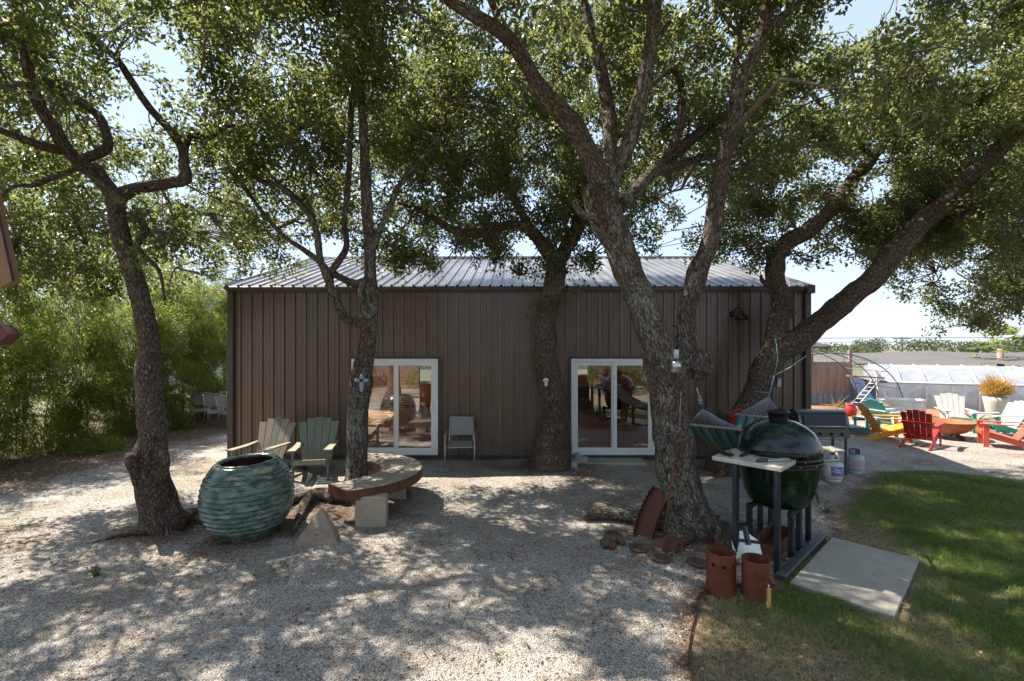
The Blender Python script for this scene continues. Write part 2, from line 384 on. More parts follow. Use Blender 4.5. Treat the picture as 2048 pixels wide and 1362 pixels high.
def terrain():
    xs = np.concatenate([np.arange(-16, 20.01, .1)]); ys = np.arange(-6, 24.01, .1)
    X, Y = np.meshgrid(xs, ys); Z = H(X, Y)
    d = pdist(X, Y, LAWN); lawn = np.clip(.5 + d / .3, 0, 1)
    lit = np.clip((-7.6 - X + .25 * np.sin(Y * 2)) / 1.6, 0, 1) * np.clip((Y - 6.5) / 2, 0, 1)
    for mx, my, a, s_ in MOUNDS: lit = np.maximum(lit, .55 * np.exp(-((X - mx) ** 2 + (Y - my) ** 2) / (s_ * 1.1) ** 2))
    lit = np.maximum(lit, .35 * np.clip((-4.5 - X) / 3, 0, 1) * (Y < 6.3))
    lit = np.maximum(lit, .5 * np.clip(1 - np.abs(d) / .25, 0, 1) * (Y < 9))
    mul = np.clip((Y - 14.4 - .25 * (X - 9)) / .8, 0, 1) * (X > 6)
    nx, ny = len(xs), len(ys)
    idx = np.arange(nx * ny).reshape(ny, nx)
    cx = (X[:-1, :-1] + .05); cyy = (Y[:-1, :-1] + .05)
    lawnc = inpoly(cx, cyy, LAWN); mulc = (cyy > 14.4 + .25 * (cx - 9)) & (cx > 6)
    reg = np.where(lawnc, 1, np.where(mulc, 2, 0))
    Q = np.stack([idx[:-1, :-1], idx[:-1, 1:], idx[1:, 1:], idx[1:, :-1]], -1)
    for k, nm, lb in ((0, 'gravel_yard', None), (1, 'lawn', None), (2, 'mulch_bed', None)):
        q = Q[reg == k]
        used, inv = np.unique(q.ravel(), return_inverse=True)
        V = np.stack([X.ravel()[used], Y.ravel()[used], Z.ravel()[used]], 1)
        me = bpy.data.meshes.new(nm); me.vertices.add(len(V)); me.vertices.foreach_set('co', V.astype(np.float32).ravel())
        me.loops.add(len(inv)); me.loops.foreach_set('vertex_index', inv.astype(np.int32))
        me.polygons.add(len(inv) // 4); me.polygons.foreach_set('loop_start', np.arange(0, len(inv), 4, dtype=np.int32))
        for an, arr in (('lawn', lawn), ('litter', lit), ('mulch', mul)):
            a = me.attributes.new(an, 'FLOAT', 'POINT'); a.data.foreach_set('value', arr.ravel()[used].astype(np.float32))
        me.materials.append(M['ground']); me.update(calc_edges=True)
        me.polygons.foreach_set('use_smooth', np.ones(len(me.polygons), dtype=bool))
        o = bpy.data.objects.new(nm, me); COL.objects.link(o); tag(o, kind='structure')
terrain()
far = MB()
ring_in = [(-15.9, -5.9), (19.9, -5.9), (19.9, 23.9), (-15.9, 23.9)]; ring_out = [(-400, -400), (500, -400), (500, 900), (-400, 900)]
far.add([(x, y, -.02) for x, y in ring_in + ring_out], [(i, (i + 1) % 4, (i + 1) % 4 + 4, i + 4)[::-1] for i in range(4)])
tag(far.build('ground', plain('far_soil', (.13, .125, .07), .95, var=.4, scale=.3, bumps=.3, bscale=8)), kind='structure')

# ------------------------------------------------------------------ metal building
WX0, WX1, WY, WB, EH = -5.87, 6.17, 10.0, 18.6, 3.62
RH = 5.0
def wall_mat():
    m, n, l, b = NM('brown_steel_siding'); tc = n.new('ShaderNodeTexCoord'); v = tc.outputs['Object']
    mp = n.new('ShaderNodeMapping'); mp.inputs['Scale'].default_value = (4.4, 4.4, .35); l.new(v, mp.inputs[0])
    t1 = noise_t(n, l, mp.outputs[0], 1.5, 6, .7); r1 = ramp(n, [(.3, (.122, .084, .060)), (.7, (.165, .117, .088))]); l.new(t1.outputs[0], r1.inputs[0])
    t2 = noise_t(n, l, v, .5, 5, .6); r2 = ramp(n, [(.3, (.85, .85, .85)), (.7, (1.12, 1.10, 1.08))]); l.new(t2.outputs[0], r2.inputs[0]); c = mix(n, l, 1.0, r1.outputs[0], r2.outputs[0], 'MULTIPLY')
    sx = n.new('ShaderNodeSeparateXYZ'); l.new(v, sx.inputs[0]); t3 = noise_t(n, l, v, 9, 7, .75)
    hz = math_n(n, l, 'ADD', math_n(n, l, 'MULTIPLY', sx.outputs[2], -1.6), math_n(n, l, 'MULTIPLY', t3.outputs[0], 1.1)); r3 = ramp(n, [(.05, (0, 0, 0)), (.55, (.5, .5, .5))]); l.new(hz, r3.inputs[0])
    c = mix(n, l, r3.outputs[0], c, (.20, .17, .145))   # dust splashed up from the gravel
    t4 = noise_t(n, l, mp.outputs[0], 7, 3, .5); r4 = ramp(n, [(.70, (0, 0, 0)), (.78, (.35, .35, .35))]); l.new(t4.outputs[0], r4.inputs[0]); c = mix(n, l, r4.outputs[0], c, (.22, .19, .17))
    l.new(c, b.inputs['Base Color']); b.inputs['Metallic'].default_value = .1; spec(b, .55); b.inputs['Roughness'].default_value = .33
    bump(n, l, b, t2.outputs[0], .25, .05); return m
M['wall'] = wall_mat()
M['trim'] = plain('brown_trim', (.075, .055, .046), .4, .15, var=.1, scale=2, bumps=.02)
M['roof'] = plain('galvalume', (.25, .245, .25), .42, .75, var=.3, scale=1.5, bumps=.05, bscale=20, sp=.5, streak=(1, .25, 1))
M['vinyl'] = plain('white_vinyl', (.78, .77, .74), .35, 0, var=.04, scale=3, bumps=.02)
M['black'] = plain('black_rubber', (.015, .015, .016), .6, var=.3)
M['int_wall'] = plain('orange_wall', (.78, .36, .12), .7, var=.06, scale=1, bumps=.02)
M['int_floor'] = plain('stained_concrete', (.42, .22, .12), .6, var=.35, scale=2, bumps=.02)
M['white'] = plain('white_paint', (.75, .74, .71), .5, var=.08, scale=4)
def glass_mat():
    m, n, l, b = NM('window_glass'); 
    g = n.new('ShaderNodeBsdfGlossy'); g.inputs['Roughness'].default_value = .0; g.inputs[0].default_value = (.95, .97, .98, 1)
    t = n.new('ShaderNodeBsdfTransparent'); t.inputs[0].default_value = (.86, .89, .87, 1)
    fr = n.new('ShaderNodeFresnel'); fr.inputs[0].default_value = 1.7
    tc = n.new('ShaderNodeTexCoord'); ns = noise_t(n, l, tc.outputs['Object'], 1.4, 2)
    bp = n.new('ShaderNodeBump'); bp.inputs['Strength'].default_value = .02; bp.inputs['Distance'].default_value = .05; l.new(ns.outputs[0], bp.inputs['Height']); l.new(bp.outputs[0], g.inputs['Normal'])
    f = math_n(n, l, 'ADD', math_n(n, l, 'MULTIPLY', fr.outputs[0], 1.0), .16)
    ms = n.new('ShaderNodeMixShader'); l.new(f, ms.inputs[0]); l.new(t.outputs[0], ms.inputs[1]); l.new(g.outputs[0], ms.inputs[2])
    l.new(ms.outputs[0], n['Material Output'].inputs[0]); return m
M['glass'] = glass_mat()
bl = thing('metal_building', 'long brown corrugated metal building with pale ribbed gable roof behind the oaks', 'building', ((WX0 + WX1) / 2, WY, 0))
BO = tuple(bl.location)
DOORS = [(-3.36, -1.55, .10, 2.11), (1.24, 2.99, .10, 2.11)]
P_ = .2286
def rib_profile(x0, x1):
    pts = []
    k = int(x0 / P_) - 1
    while k * P_ < x1 + P_:
        c = k * P_
        pts += [(c - .026, 0), (c - .016, .036), (c + .016, .036), (c + .026, 0)]
        for q in (.082, .146): pts += [(c + q - .012, 0), (c + q - .005, .007), (c + q + .005, .007), (c + q + .012, 0)]
        k += 1
    pts = [p for p in pts if x0 < p[0] < x1]
    return [(x0, 0)] + pts + [(x1, 0)]
def siding(mb, x0, x1, cuts, z1, org, ux, nrm, slope=None):
    prof = rib_profile(x0, x1)
    xs = sorted(set([c for d in cuts for c in d[:2]]))
    full = list(prof)
    for xc in xs:
        for i in range(len(full) - 1):
            if full[i][0] < xc < full[i + 1][0]:
                t = (xc - full[i][0]) / (full[i + 1][0] - full[i][0]); full.insert(i + 1, (xc, full[i][1] * (1 - t) + full[i + 1][1] * t)); break
    V = []; Fs = []
    for (a, da), (b_, db) in zip(full[:-1], full[1:]):
        mid = (a + b_) / 2; spans = [(0, z1)]
        for d in cuts:
            if d[0] < mid < d[1]: spans = ([(0, d[2])] if d[2] > .02 else []) + [(d[3], z1)]
        for s0, s1 in spans:
            o = len(V)
            for (x, dd, z) in ((a, da, s0), (b_, db, s0), (b_, db, s1), (a, da, s1)):
                if slope and z == z1: z = slope(x)
                V.append((org[0] + ux[0] * x + nrm[0] * dd, org[1] + ux[1] * x + nrm[1] * dd, z))
            Fs.append((o, o + 1, o + 2, o + 3))
    mb.add(V, Fs)
mb = MB(); siding(mb, WX0, WX1, DOORS, EH, (0, WY, 0), (1, 0), (0, -1))
for z in (.55, 1.25, 2.0, 2.72, 3.45):
    k = int(WX0 / P_)
    while k * P_ < WX1 - .1:
        x = k * P_ + .045
        if x > WX0 + .1 and not any(d[0] < x < d[1] and z < d[3] for d in DOORS): mb.box((x, WY - .004, z), (.012, .008, .012))
        k += 1
mb.build('wall', M['wall'], bl, BO)
# side and back walls with openings
for sx in (-1, 1):
    x = WX0 if sx < 0 else WX1
    mb = MB(); siding(mb, WY + .003, WB, [(11, 13.6, .9, 2.9), (14.6, 17.4, .9, 2.9)] if sx < 0 else [], EH, (x, 0, 0), (0, 1), (sx, 0), slope=lambda yy: EH + (RH - EH) * (1 - abs(yy - 14.3) / 4.3) - .02)  # unseen left wall openings added to let sun into the room
    mb.build('wall', M['wall'], bl, BO)
mb = MB(); siding(mb, WX0, WX1, [(-3.6, -1.2, .9, 2.2), (-.9, 1.3, .3, 3.2), (1.7, 2.15, 1.25, 2.15), (2.5, 2.95, 1.25, 2.15)], EH, (0, WB, 0), (1, 0), (0, 1)); mb.build('wall', M['wall'], bl, BO)  # wide middle opening, out of view, added to bring daylight inside
# inside of the room
mb = MB(); mb.box((.15, 14.3, .04), (11.9, 8.5, .08)); mb.build('interior_floor', M['int_floor'], bl, BO)
mb = MB()
for x0, x1, z0, z1 in ((-5.8, -3.6, .09, 3.3), (-3.6, -1.2, .09, .9), (-3.6, -1.2, 2.2, 3.3), (-1.2, -.9, .09, 3.3), (1.3, 1.7, .09, 3.3), (-.9, 1.3, .09, .3), (1.7, 2.15, .09, 1.25), (1.7, 2.15, 2.15, 3.3), (2.15, 2.5, .09, 3.3), (2.5, 2.95, .09, 1.25), (2.5, 2.95, 2.15, 3.3), (2.95, 6.1, .09, 3.3)):
    mb.box(((x0 + x1) / 2, 18.3, (z0 + z1) / 2), (x1 - x0, .1, z1 - z0))

for y0, y1, z0, z1 in ((10.15, 11, .09, 3.3), (13.6, 14.6, .09, 3.3), (17.4, 18.25, .09, 3.3), (11, 13.6, .09, .9), (14.6, 17.4, .09, .9), (11, 13.6, 2.9, 3.3), (14.6, 17.4, 2.9, 3.3)): mb.box((WX0 + .12, (y0 + y1) / 2, (z0 + z1) / 2), (.06, y1 - y0, z1 - z0))
mb.box((WX1 - .12, 14.2, 1.7), (.06, 8.1, 3.2)); mb.build('interior_wall', M['int_wall'], bl, BO)
mb = MB(); mb.box((.15, 14.2, 3.36), (11.8, 8.1, .05)); mb.build('ceiling', M['white'], bl, BO)
mb = MB()
for a in ((1.66, 2.19), (2.46, 2.99)):
    for x in a: mb.box((x, 18.24, 1.7), (.06, .04, 1.0))
    for z in (1.22, 2.18): mb.box(((a[0] + a[1]) / 2, 18.235, z), (a[1] - a[0] + .08, .04, .06))
mb.build('interior_window_frame', M['white'], bl, BO)
# roof: two ribbed planes
def roof_plane(name, y0, y1, z0, z1):
    mb = MB(); prof = rib_profile(WX0 - .08, WX1 + .08); prof = [(x, d) for x, d in prof]
    L = sqrt((y1 - y0) ** 2 + (z1 - z0) ** 2); ny = -(z1 - z0) / L * (1 if y1 > y0 else -1); nz = abs(y1 - y0) / L
    V = []
    for x, d in prof:
        V += [(x, y0 + ny * d, z0 + nz * d), (x, y1 + ny * d, z1 + nz * d)]
    mb.add(V, [(2 * i, 2 * i + 2, 2 * i + 3, 2 * i + 1) for i in range(len(prof) - 1)])
    return mb.build(name, M['roof'], bl, BO)
rf = roof_plane('roof', WY - .10, 14.3, EH + .005, RH)
roof_plane('roof', WB + .10, 14.3, EH + .005, RH)
mb = MB()
for x in (WX0 - .09, WX1 + .09):
    s_ = 1 if x > 0 else -1; mb = MB()
    for y0, y1 in ((WY - .1, 14.3), (WB + .1, 14.3)):
        mb.tube([(x, y0, EH - .03), (x, y1, RH - .02)], .07, 4, smooth=False)
    mb.build('rake_trim', M['trim'], bl, BO)
mb = MB(); mb.tube([(WX0 - .09, 14.3, RH + .03), (WX1 + .09, 14.3, RH + .03)], .05, 6, smooth=False); rc = mb.build('ridge_cap', M['roof'], rf, BO)
mb = MB(); mb.box((.15, WY - .075, EH - .045), (12.2, .085, .085), bev=.008); mb.box((.15, WY - .055, EH - .10), (12.2, .025, .03))
mb.box((6.20, WY - .09, EH - .06), (.16, .16, .17)); mb.build('eave_trim', M['trim'], bl, BO)
mb = MB()
for x in (WX0 - .02, WX1 + .02): mb = MB(); mb.box((x, WY - .03, EH / 2 - .05), (.13, .11, EH - .08), bev=.01); mb.build('corner_trim', M['trim'], bl, BO)
mb = MB()
for a, b_ in ((WX0, DOORS[0][0] - .03), (DOORS[0][1] + .03, DOORS[1][0] - .03), (DOORS[1][1] + .03, WX1)): mb.box(((a + b_) / 2, WY - .02, .035), (b_ - a, .07, .09))
for d in DOORS:
    mb.box(((d[0] + d[1]) / 2, WY - .02, .035), (d[1] - d[0] + .059, .075, .10))
    mb.box(((d[0] + d[1]) / 2, WY - .045, d[3] + .022), (d[1] - d[0] + .12, .03, .045))
    for x in (d[0] - .03, d[1] + .03): mb.box((x, WY - .043, (d[2] + d[3]) / 2), (.06, .026, d[3] - d[2]))
mb.build('base_trim', M['trim'], bl, BO)
M['grille'] = plain('door_blind', (.55, .58, .58), .5, var=.1)
for di, (x0, x1, z0, z1) in enumerate(DOORS):
    fr = MB(); y = WY - .03; cx = (x0 + x1) / 2
    fr.box((cx, y, z1 - .033), (x1 - x0, .09, .066), bev=.006); fr.box((cx, y, z0 + .035), (x1 - x0, .11, .07), bev=.006)
    for x in (x0 + .033, x1 - .033): fr.box((x, y + .001, (z0 + z1) / 2), (.066, .088, z1 - z0 - .136), bev=.006)
    o = fr.build('sliding_door', M['vinyl'], bl, BO)
    for k, (a, b_, yy) in enumerate(((x0 + .067, cx + .045, y + .012), (cx - .03, x1 - .067, y - .02) if 0 else (cx + .005, x1 - .067, y - .018))):
        sm = MB(); zz0, zz1 = z0 + .071, z1 - .067; t = .075
        sm.box(((a + b_) / 2, yy, zz1 - t / 2), (b_ - a, .035, t), bev=.005); sm.box(((a + b_) / 2, yy, zz0 + t / 2), (b_ - a, .035, t), bev=.005)
        for x in (a + t / 2, b_ - t / 2): sm.box((x, yy + .001, (zz0 + zz1) / 2), (t, .034, zz1 - zz0 - 2 * t), bev=.005)
        sm.build('sash', M['vinyl'], o, BO)
        pm = MB(); pm.box(((a + b_) / 2, yy + .004, (zz0 + zz1) / 2), (b_ - a - 2 * t + .01, .006, zz1 - zz0 - 2 * t + .01)); pm.build('pane', M['glass'], o, BO)
        bm_ = MB()
        for q in range(5): bm_.box(((a + b_) / 2, yy + .03, zz1 - t - .012 - q * .016), (b_ - a - 2 * t, .018, .009))
        for q in (.2, .5, .8): bm_.box((a + t + (b_ - a - 2 * t) * q, yy - .003, zz1 - t - .035), (.008, .006, .07))
        bm_.build('blind', M['grille'], o, BO)
    hd = MB(); hx = x1 - .105 if di == 0 else x0 + .105
    hd.box((hx, y - .05, 1.12), (.02, .03, .24), bev=.006); hd.build('handle', M['vinyl'], o, BO)
# things in the room
M['sofa'] = plain('grey_sofa', (.12, .12, .13), .9, var=.2); M['red'] = plain('red_cloth', (.42, .03, .025), .8, var=.25)
t = thing('sofa', 'grey sofa seen through the right hand sliding door', 'sofa', (2.6, 16.6, .08))
mb = MB(); mb.box((0, 0, .28), (1.9, .85, .34), bev=.06); mb.build('seat', M['sofa'], t)
mb = MB(); mb.box((0, .36, .62), (1.9, .22, .46), bev=.07); mb.build('backrest', M['sofa'], t)
for s_ in (-1, 1):
    mb = MB(); mb.box((s_ * 1.02, 0, .38), (.2, .85, .56), bev=.06); mb.build('armrest', M['sofa'], t)
t = thing('bar_chair', 'red upholstered chair seen inside behind the right glass door', 'chair', (3.0, 15.2, .08))
mb = MB(); mb.box((0, 0, .62), (.5, .5, .1), bev=.03); mb.build('seat', M['red'], t)
mb = MB(); mb.box((0, .23, .95), (.5, .07, .6), bev=.03); mb.build('backrest', M['red'], t)
for a in (-1, 1):
    for b_ in (-1, 1):
        mb = MB(); mb.tube([(a * .2, b_ * .2, .58), (a * .24, b_ * .24, 0)], .018, 6); mb.build('leg', M['black'], t)
t = thing('wall_cabinet', 'small brown wall cabinet on the orange interior wall', 'cabinet', (.95, 18.15, 1.35))
mb = MB(); mb.box((0, 0, .2), (.34, .2, .4), bev=.01); mb.build('body', M['int_floor'], t)
mb = MB(); mb.box((0, -.11, .2), (.28, .02, .32), bev=.005); mb.build('door', plain('dark_wood', (.12, .05, .025), .5), t)
# gooseneck lamp on the front wall
M['dkmetal'] = plain('dark_bronze', (.03, .028, .027), .4, .6, var=.3)
t = thing('wall_lamp', 'black gooseneck barn lamp on the brown siding right of the forked oak', 'lamp', (4.62, WY - .01, 3.05)); t.scale = (.8, .8, .8)
mb = MB(); mb.lathe([(0, 0), (.07, 0), (.08, .02), (.05, .05), (0, .055)], 20); 
o = mb.build('wall_plate', M['dkmetal'], t, loc=(0, 0, 0)); o.rotation_euler = (pi / 2, 0, 0); o.location = (0, -.02, 0)
mb = MB(); mb.tube([(0, -.05, 0), (.02, -.14, .09), (.05, -.22, .16), (.09, -.30, .13), (.12, -.34, .03)], .014, 8); mb.build('arm', M['dkmetal'], t)
mb = MB(); mb.lathe([(.03, .05), (.045, .0), (.06, -.03), (.16, -.10), (.19, -.16), (.185, -.16), (.15, -.10), (.05, -.04)], 28, (.12, -.34, 0)); mb.build('lamp_shade', M['dkmetal'], t)
mb = MB(); mb.ball((.12, -.34, -.10), .035); mb.build('bulb', M['white'], t)

# ------------------------------------------------------------------ oaks
def smooth_path(P, R, step=.10):
    out = []; rr = []
    n = len(P)
    for i in range(n - 1):
        p0 = P[max(i - 1, 0)]; p1 = P[i]; p2 = P[i + 1]; p3 = P[min(i + 2, n - 1)]
        k = max(2, int((p2 - p1).length / step))
        for j in range(k):
            t = j / k
            out.append(.5 * ((2 * p1) + (p2 - p0) * t + (2 * p0 - 5 * p1 + 4 * p2 - p3) * t * t + (3 * p1 - p0 - 3 * p2 + p3) * t ** 3))
            tt = t * t * (3 - 2 * t); rr.append(R[i] * (1 - tt) + R[i + 1] * tt)
    out.append(P[-1]); rr.append(R[-1]); return out, rr
def limb(pts):
    """pts: (px, py, metres away, width in px)"""
    P = [at(a, b, z) for a, b, z, w_ in pts]; R = [w_ * z / F / 2 * .90 * cos(math.atan(abs(a - 1024) / F)) for a, b, z, w_ in pts]
    P, R = smooth_path(P, R, .08)
    n = len(P)
    for i in range(n):   # small kinks and swellings of real wood
        e = min(1, i / 6, (n - 1 - i) / 6); q = P[i] * 2.2; q2 = P[i] * 6
        P[i] = P[i] + (noise.noise_vector(q) * .30 + noise.noise_vector(q2) * .08) * R[i] * e
        R[i] *= 1 + .10 * noise.noise(q * 1.7 + Vector((5, 5, 5))) + .07 * max(0, noise.noise(q2)) * e
    return P, R
BLOBN = [0]
def in_blobs(blobs, dens, thr):
    out = []
    for (c, r) in blobs:
        n = int(4.19 * r[0] * r[1] * r[2] * dens)
        q = rng.normal(size=(n, 3)); q = unit(q) * (rng.random((n, 1)) ** .42)
        q = q * np.array(r) + np.array(c)
        keep = [noise.noise(Vector(p) * 1.15) + .5 * noise.noise(Vector(p) * 2.7) > thr + .06 + .22 * rng.random() for p in q]
        out.append(q[np.array(keep, bool)] if len(q) else q)
    return np.concatenate(out)
def tree(label, base, limbs, blobs, dens=10, thr=-.22, nleaf=70, leafm='leaf_dark', barkm='bark', lsize=(.060, .100), name='live_oak', group=None, nmain=40, seed=0, spray=.19, skel_r=.035, roots=(), extra=()):
    global rng
    rng = np.random.default_rng(100 + seed)
    t = thing(name, label, 'tree', (base[0], base[1], Hf(base[0], base[1]) if base[1] < 24 else 0), 0, group)
    off = tuple(t.location)
    sk = []; skr = []
    for i, L in enumerate(limbs):
        P, R = L
        mb = MB(); seg = 28 if R[0] > .12 else (18 if R[0] > .05 else 10)
        mb.tube(P, R, seg, wob=.13 if i == 0 else .12, bk=True, seed=seed * 3 + i, lump=.05 if i == 0 else .03)
        mb.build('trunk' if i == 0 else 'limb', M[barkm], t, off)
        sk += P[::2]; skr += R[::2]
    if i >= 0:
        for rp in roots:
            P, R = smooth_path([Vector(p) for p in rp[0]], rp[1]); mb = MB(); mb.tube(P, R, 12, wob=.3, bk=True, seed=seed + 9, flat=.8); mb.build('root', M[barkm], t, off)
    for (c, r, sc) in extra:
        mb = MB(); mb.ball(c, r, 20, 14, sc=sc, wob=.5, seed=seed)
        for i_, p in enumerate(mb.v): mb.bv[i_] = (p[0], p[1], p[2] * .5)
        mb.build('burl', M[barkm], t, off)
    C = in_blobs(blobs, dens, thr)
    # boughs reaching into the crown
    S = np.array([tuple(p) for p in sk]); SR = np.array(skr)
    ok = S[:, 2] > min(3.0, S[:, 2].max() * .6); S = S[ok]; SR = SR[ok]
    tgt = C[rng.permutation(len(C))[:nmain]]
    dd = np.array([np.min(np.linalg.norm(S - q, axis=1)) for q in tgt]); bb = MB()
    for q in tgt[np.argsort(dd)]:
        d = np.linalg.norm(S - q, axis=1) + .25 * np.maximum(0, S[:, 2] - q[2]); j = int(np.argmin(d)); a = Vector(S[j]); b_ = Vector(q); ln = (b_ - a).length
        if ln < .25: continue
        k = max(4, int(ln / .3)); side = Vector(rng.normal(size=3)) * ln * .12
        P = [a.lerp(b_, i / k) + side * sin(pi * i / k) + Vector(rng.normal(size=3)) * .05 * (0 < i < k) + Vector((0, 0, .10 * ln * sin(pi * i / k))) for i in range(k + 1)]
        r0 = min(SR[j] * .65, skel_r * (.5 + .35 * ln)); R = [r0 * (1 - .8 * i / k) + .005 for i in range(k + 1)]
        bb.tube(P, R, 7, wob=.15, cap=False)
        S = np.concatenate([S, np.array([tuple(p) for p in P[1:]])]); SR = np.concatenate([SR, np.array(R[1:])])
    # twigs to every spray of leaves
    Pl = []; Dl = []
    order = rng.permutation(len(C))
    for q in C:
        d = S - q; d2 = np.einsum('ij,ij->i', d, d); j = int(np.argmin(d2)); a = S[j]; ln = sqrt(d2[j])
        tip = q + unit(rng.normal(size=(1, 3)))[0] * spray * .5
        if .12 < ln < 2.2:
            md = (a + q) / 2 + rng.normal(size=3) * ln * .10
            bb.tube([a, md, q, tip], [min(.020, .006 + ln * .008), .010, .006, .003], 3, cap=False)
    n = len(C)
    ax = unit(rng.normal(size=(n, 3)) * [1, 1, .7] + np.array([0, 0, -.25]))
    CC = np.repeat(C, nleaf, 0); AX = np.repeat(ax, nleaf, 0)
    tt = rng.random((n * nleaf, 1)) * 2 - 1
    lat = rng.normal(size=(n * nleaf, 3)) * spray * .36
    P = CC + AX * tt * spray + lat
    D = unit(rng.normal(size=P.shape) * .8 + unit(lat) * .7 + np.array([0, 0, -.15]))
    ls = lsize[0] + rng.random(len(P)) * (lsize[1] - lsize[0])
    V = leaf_quads(P, D, ls, ls * .5)
    rn = np.clip(rng.normal(.42, .2, len(P)) + np.repeat(rng.normal(0, .13, n), nleaf), 0, 1)
    np_mesh('crown', V, 4, M[leafm], t, {'rnd': rn}, off)
    if bb.v: bb.build('branches', M['twig'], t, off)
    print('TREE', label[:30], 'clusters', n, 'leaves', len(P))
    return t

Q = 3.0
# T1 -- leaning oak on the left
T1 = [limb([(338, 1105, 6.1, 150), (333, 1055, 6.1, 112), (318, 1010, 6.1, 92), (305, 955, 6.1, 84), (300, 905, 6.1, 82), (308, 855, 6.1, 66), (300, 790, 6.1, 66), (294, 745, 6.1, 62), (298, 700, 6.1, 54), (292, 650, 6.1, 50), (276, 590, 6.1, 48), (256, 530, 6.05, 46), (240, 470, 6.0, 44), (232, 420, 6.0, 48), (232, 385, 6.0, 50)]),
      limb([(234, 400, 6.0, 46), (205, 362, 5.95, 40), (165, 330, 5.9, 36), (135, 300, 5.8, 36), (112, 262, 5.7, 36), (80, 215, 5.6, 34), (60, 150, 5.5, 31), (50, 80, 5.4, 29), (38, 20, 5.3, 27), (10, -60, 5.2, 24), (-40, -140, 5.2, 16)]),
      limb([(120, 300, 5.75, 30), (85, 292, 5.6, 28), (45, 278, 5.5, 25), (0, 262, 5.4, 23), (-70, 240, 5.3, 18), (-160, 190, 5.3, 10)]),
      limb([(150, 325, 5.85, 26), (185, 312, 6.0, 28), (215, 295, 6.1, 26), (212, 262, 6.2, 25), (200, 235, 6.3, 24), (170, 212, 6.4, 22), (130, 190, 6.5, 20), (90, 160, 6.6, 17), (60, 140, 6.7, 12)]),
      limb([(222, 375, 6.0, 22), (205, 345, 5.9, 18), (190, 330, 5.8, 18), (150, 340, 5.7, 16), (105, 355, 5.6, 17), (60, 372, 5.5, 14), (30, 372, 5.4, 12), (-20, 410, 5.3, 10)]),
      limb([(238, 392, 6.0, 42), (262, 380, 6.1, 36), (300, 372, 6.2, 32), (345, 366, 6.3, 30), (372, 360, 6.35, 32), (368, 330, 6.4, 25), (362, 295, 6.5, 23), (340, 262, 6.5, 22), (300, 215, 6.5, 20), (262, 160, 6.5, 19), (228, 112, 6.5, 18), (170, 70, 6.6, 17), (120, 40, 6.6, 15), (60, 12, 6.6, 13), (0, -20, 6.6, 10)]),
      limb([(366, 310, 6.45, 20), (375, 278, 6.6, 18), (385, 270, 6.7, 16), (420, 275, 6.8, 13), (450, 255, 6.9, 9), (470, 250, 7, 5)]),
      limb([(262, 425, 6.0, 14), (280, 440, 5.95, 18), (292, 460, 5.95, 20), (280, 480, 5.95, 18), (275, 492, 5.95, 15), (288, 512, 5.9, 14), (310, 530, 5.8, 12), (322, 552, 5.7, 9), (330, 600, 5.7, 5)]),
      limb([(282, 965, 6.0, 40), (262, 920, 5.85, 30), (256, 915, 5.83, 28)]), limb([(322, 960, 5.9, 30), (330, 925, 5.8, 24), (326, 900, 5.78, 20)])]
g = lambda x, y, z=.02: (x, y, Hf(x, y) + z)
def gp(px, py, z=.02):
    x, y = gd(px, py); return (x, y, Hf(x, y) + z)
tree('leaning oak with deeply furrowed bark beside the green glazed pot', (-4.43, 6.1), T1,
     [((-6.3, 6.3, 6.2), (2.4, 2.3, 1.7)), ((-3.4, 6.6, 6.6), (1.9, 2.0, 1.5)), ((-7.2, 7.8, 4.5), (1.8, 1.8, 1.3)), ((-4.0, 7.6, 4.9), (1.5, 1.5, .8)), ((-5.2, 4.0, 6.4), (2.4, 1.6, 1.1)), ((-8.6, 5.6, 5.2), (1.4, 1.8, 1.6)), ((-4.6, 6.3, 3.75), (.8, .8, .5)), ((-6.8, 8.6, 3.75), (1.7, 1.0, .6)), ((-4.7, 9.0, 4.2), (1.3, .9, .5)), ((-8.2, 7.2, 3.6), (.9, 1.2, .7))],
     dens=6.4 * Q, thr=-.13, nleaf=60, leafm='leaf_mid', seed=1, nmain=60,
     roots=[([g(-4.3, 5.95, .1), gp(380, 1040, .04), gp(400, 1030, .03), gp(430, 1028, -.04)], [.16, .11, .06, .03]), ([g(-4.5, 5.9, .06), gp(240, 1078, .01), gp(150, 1092, -.02)], [.07, .035, .01])])
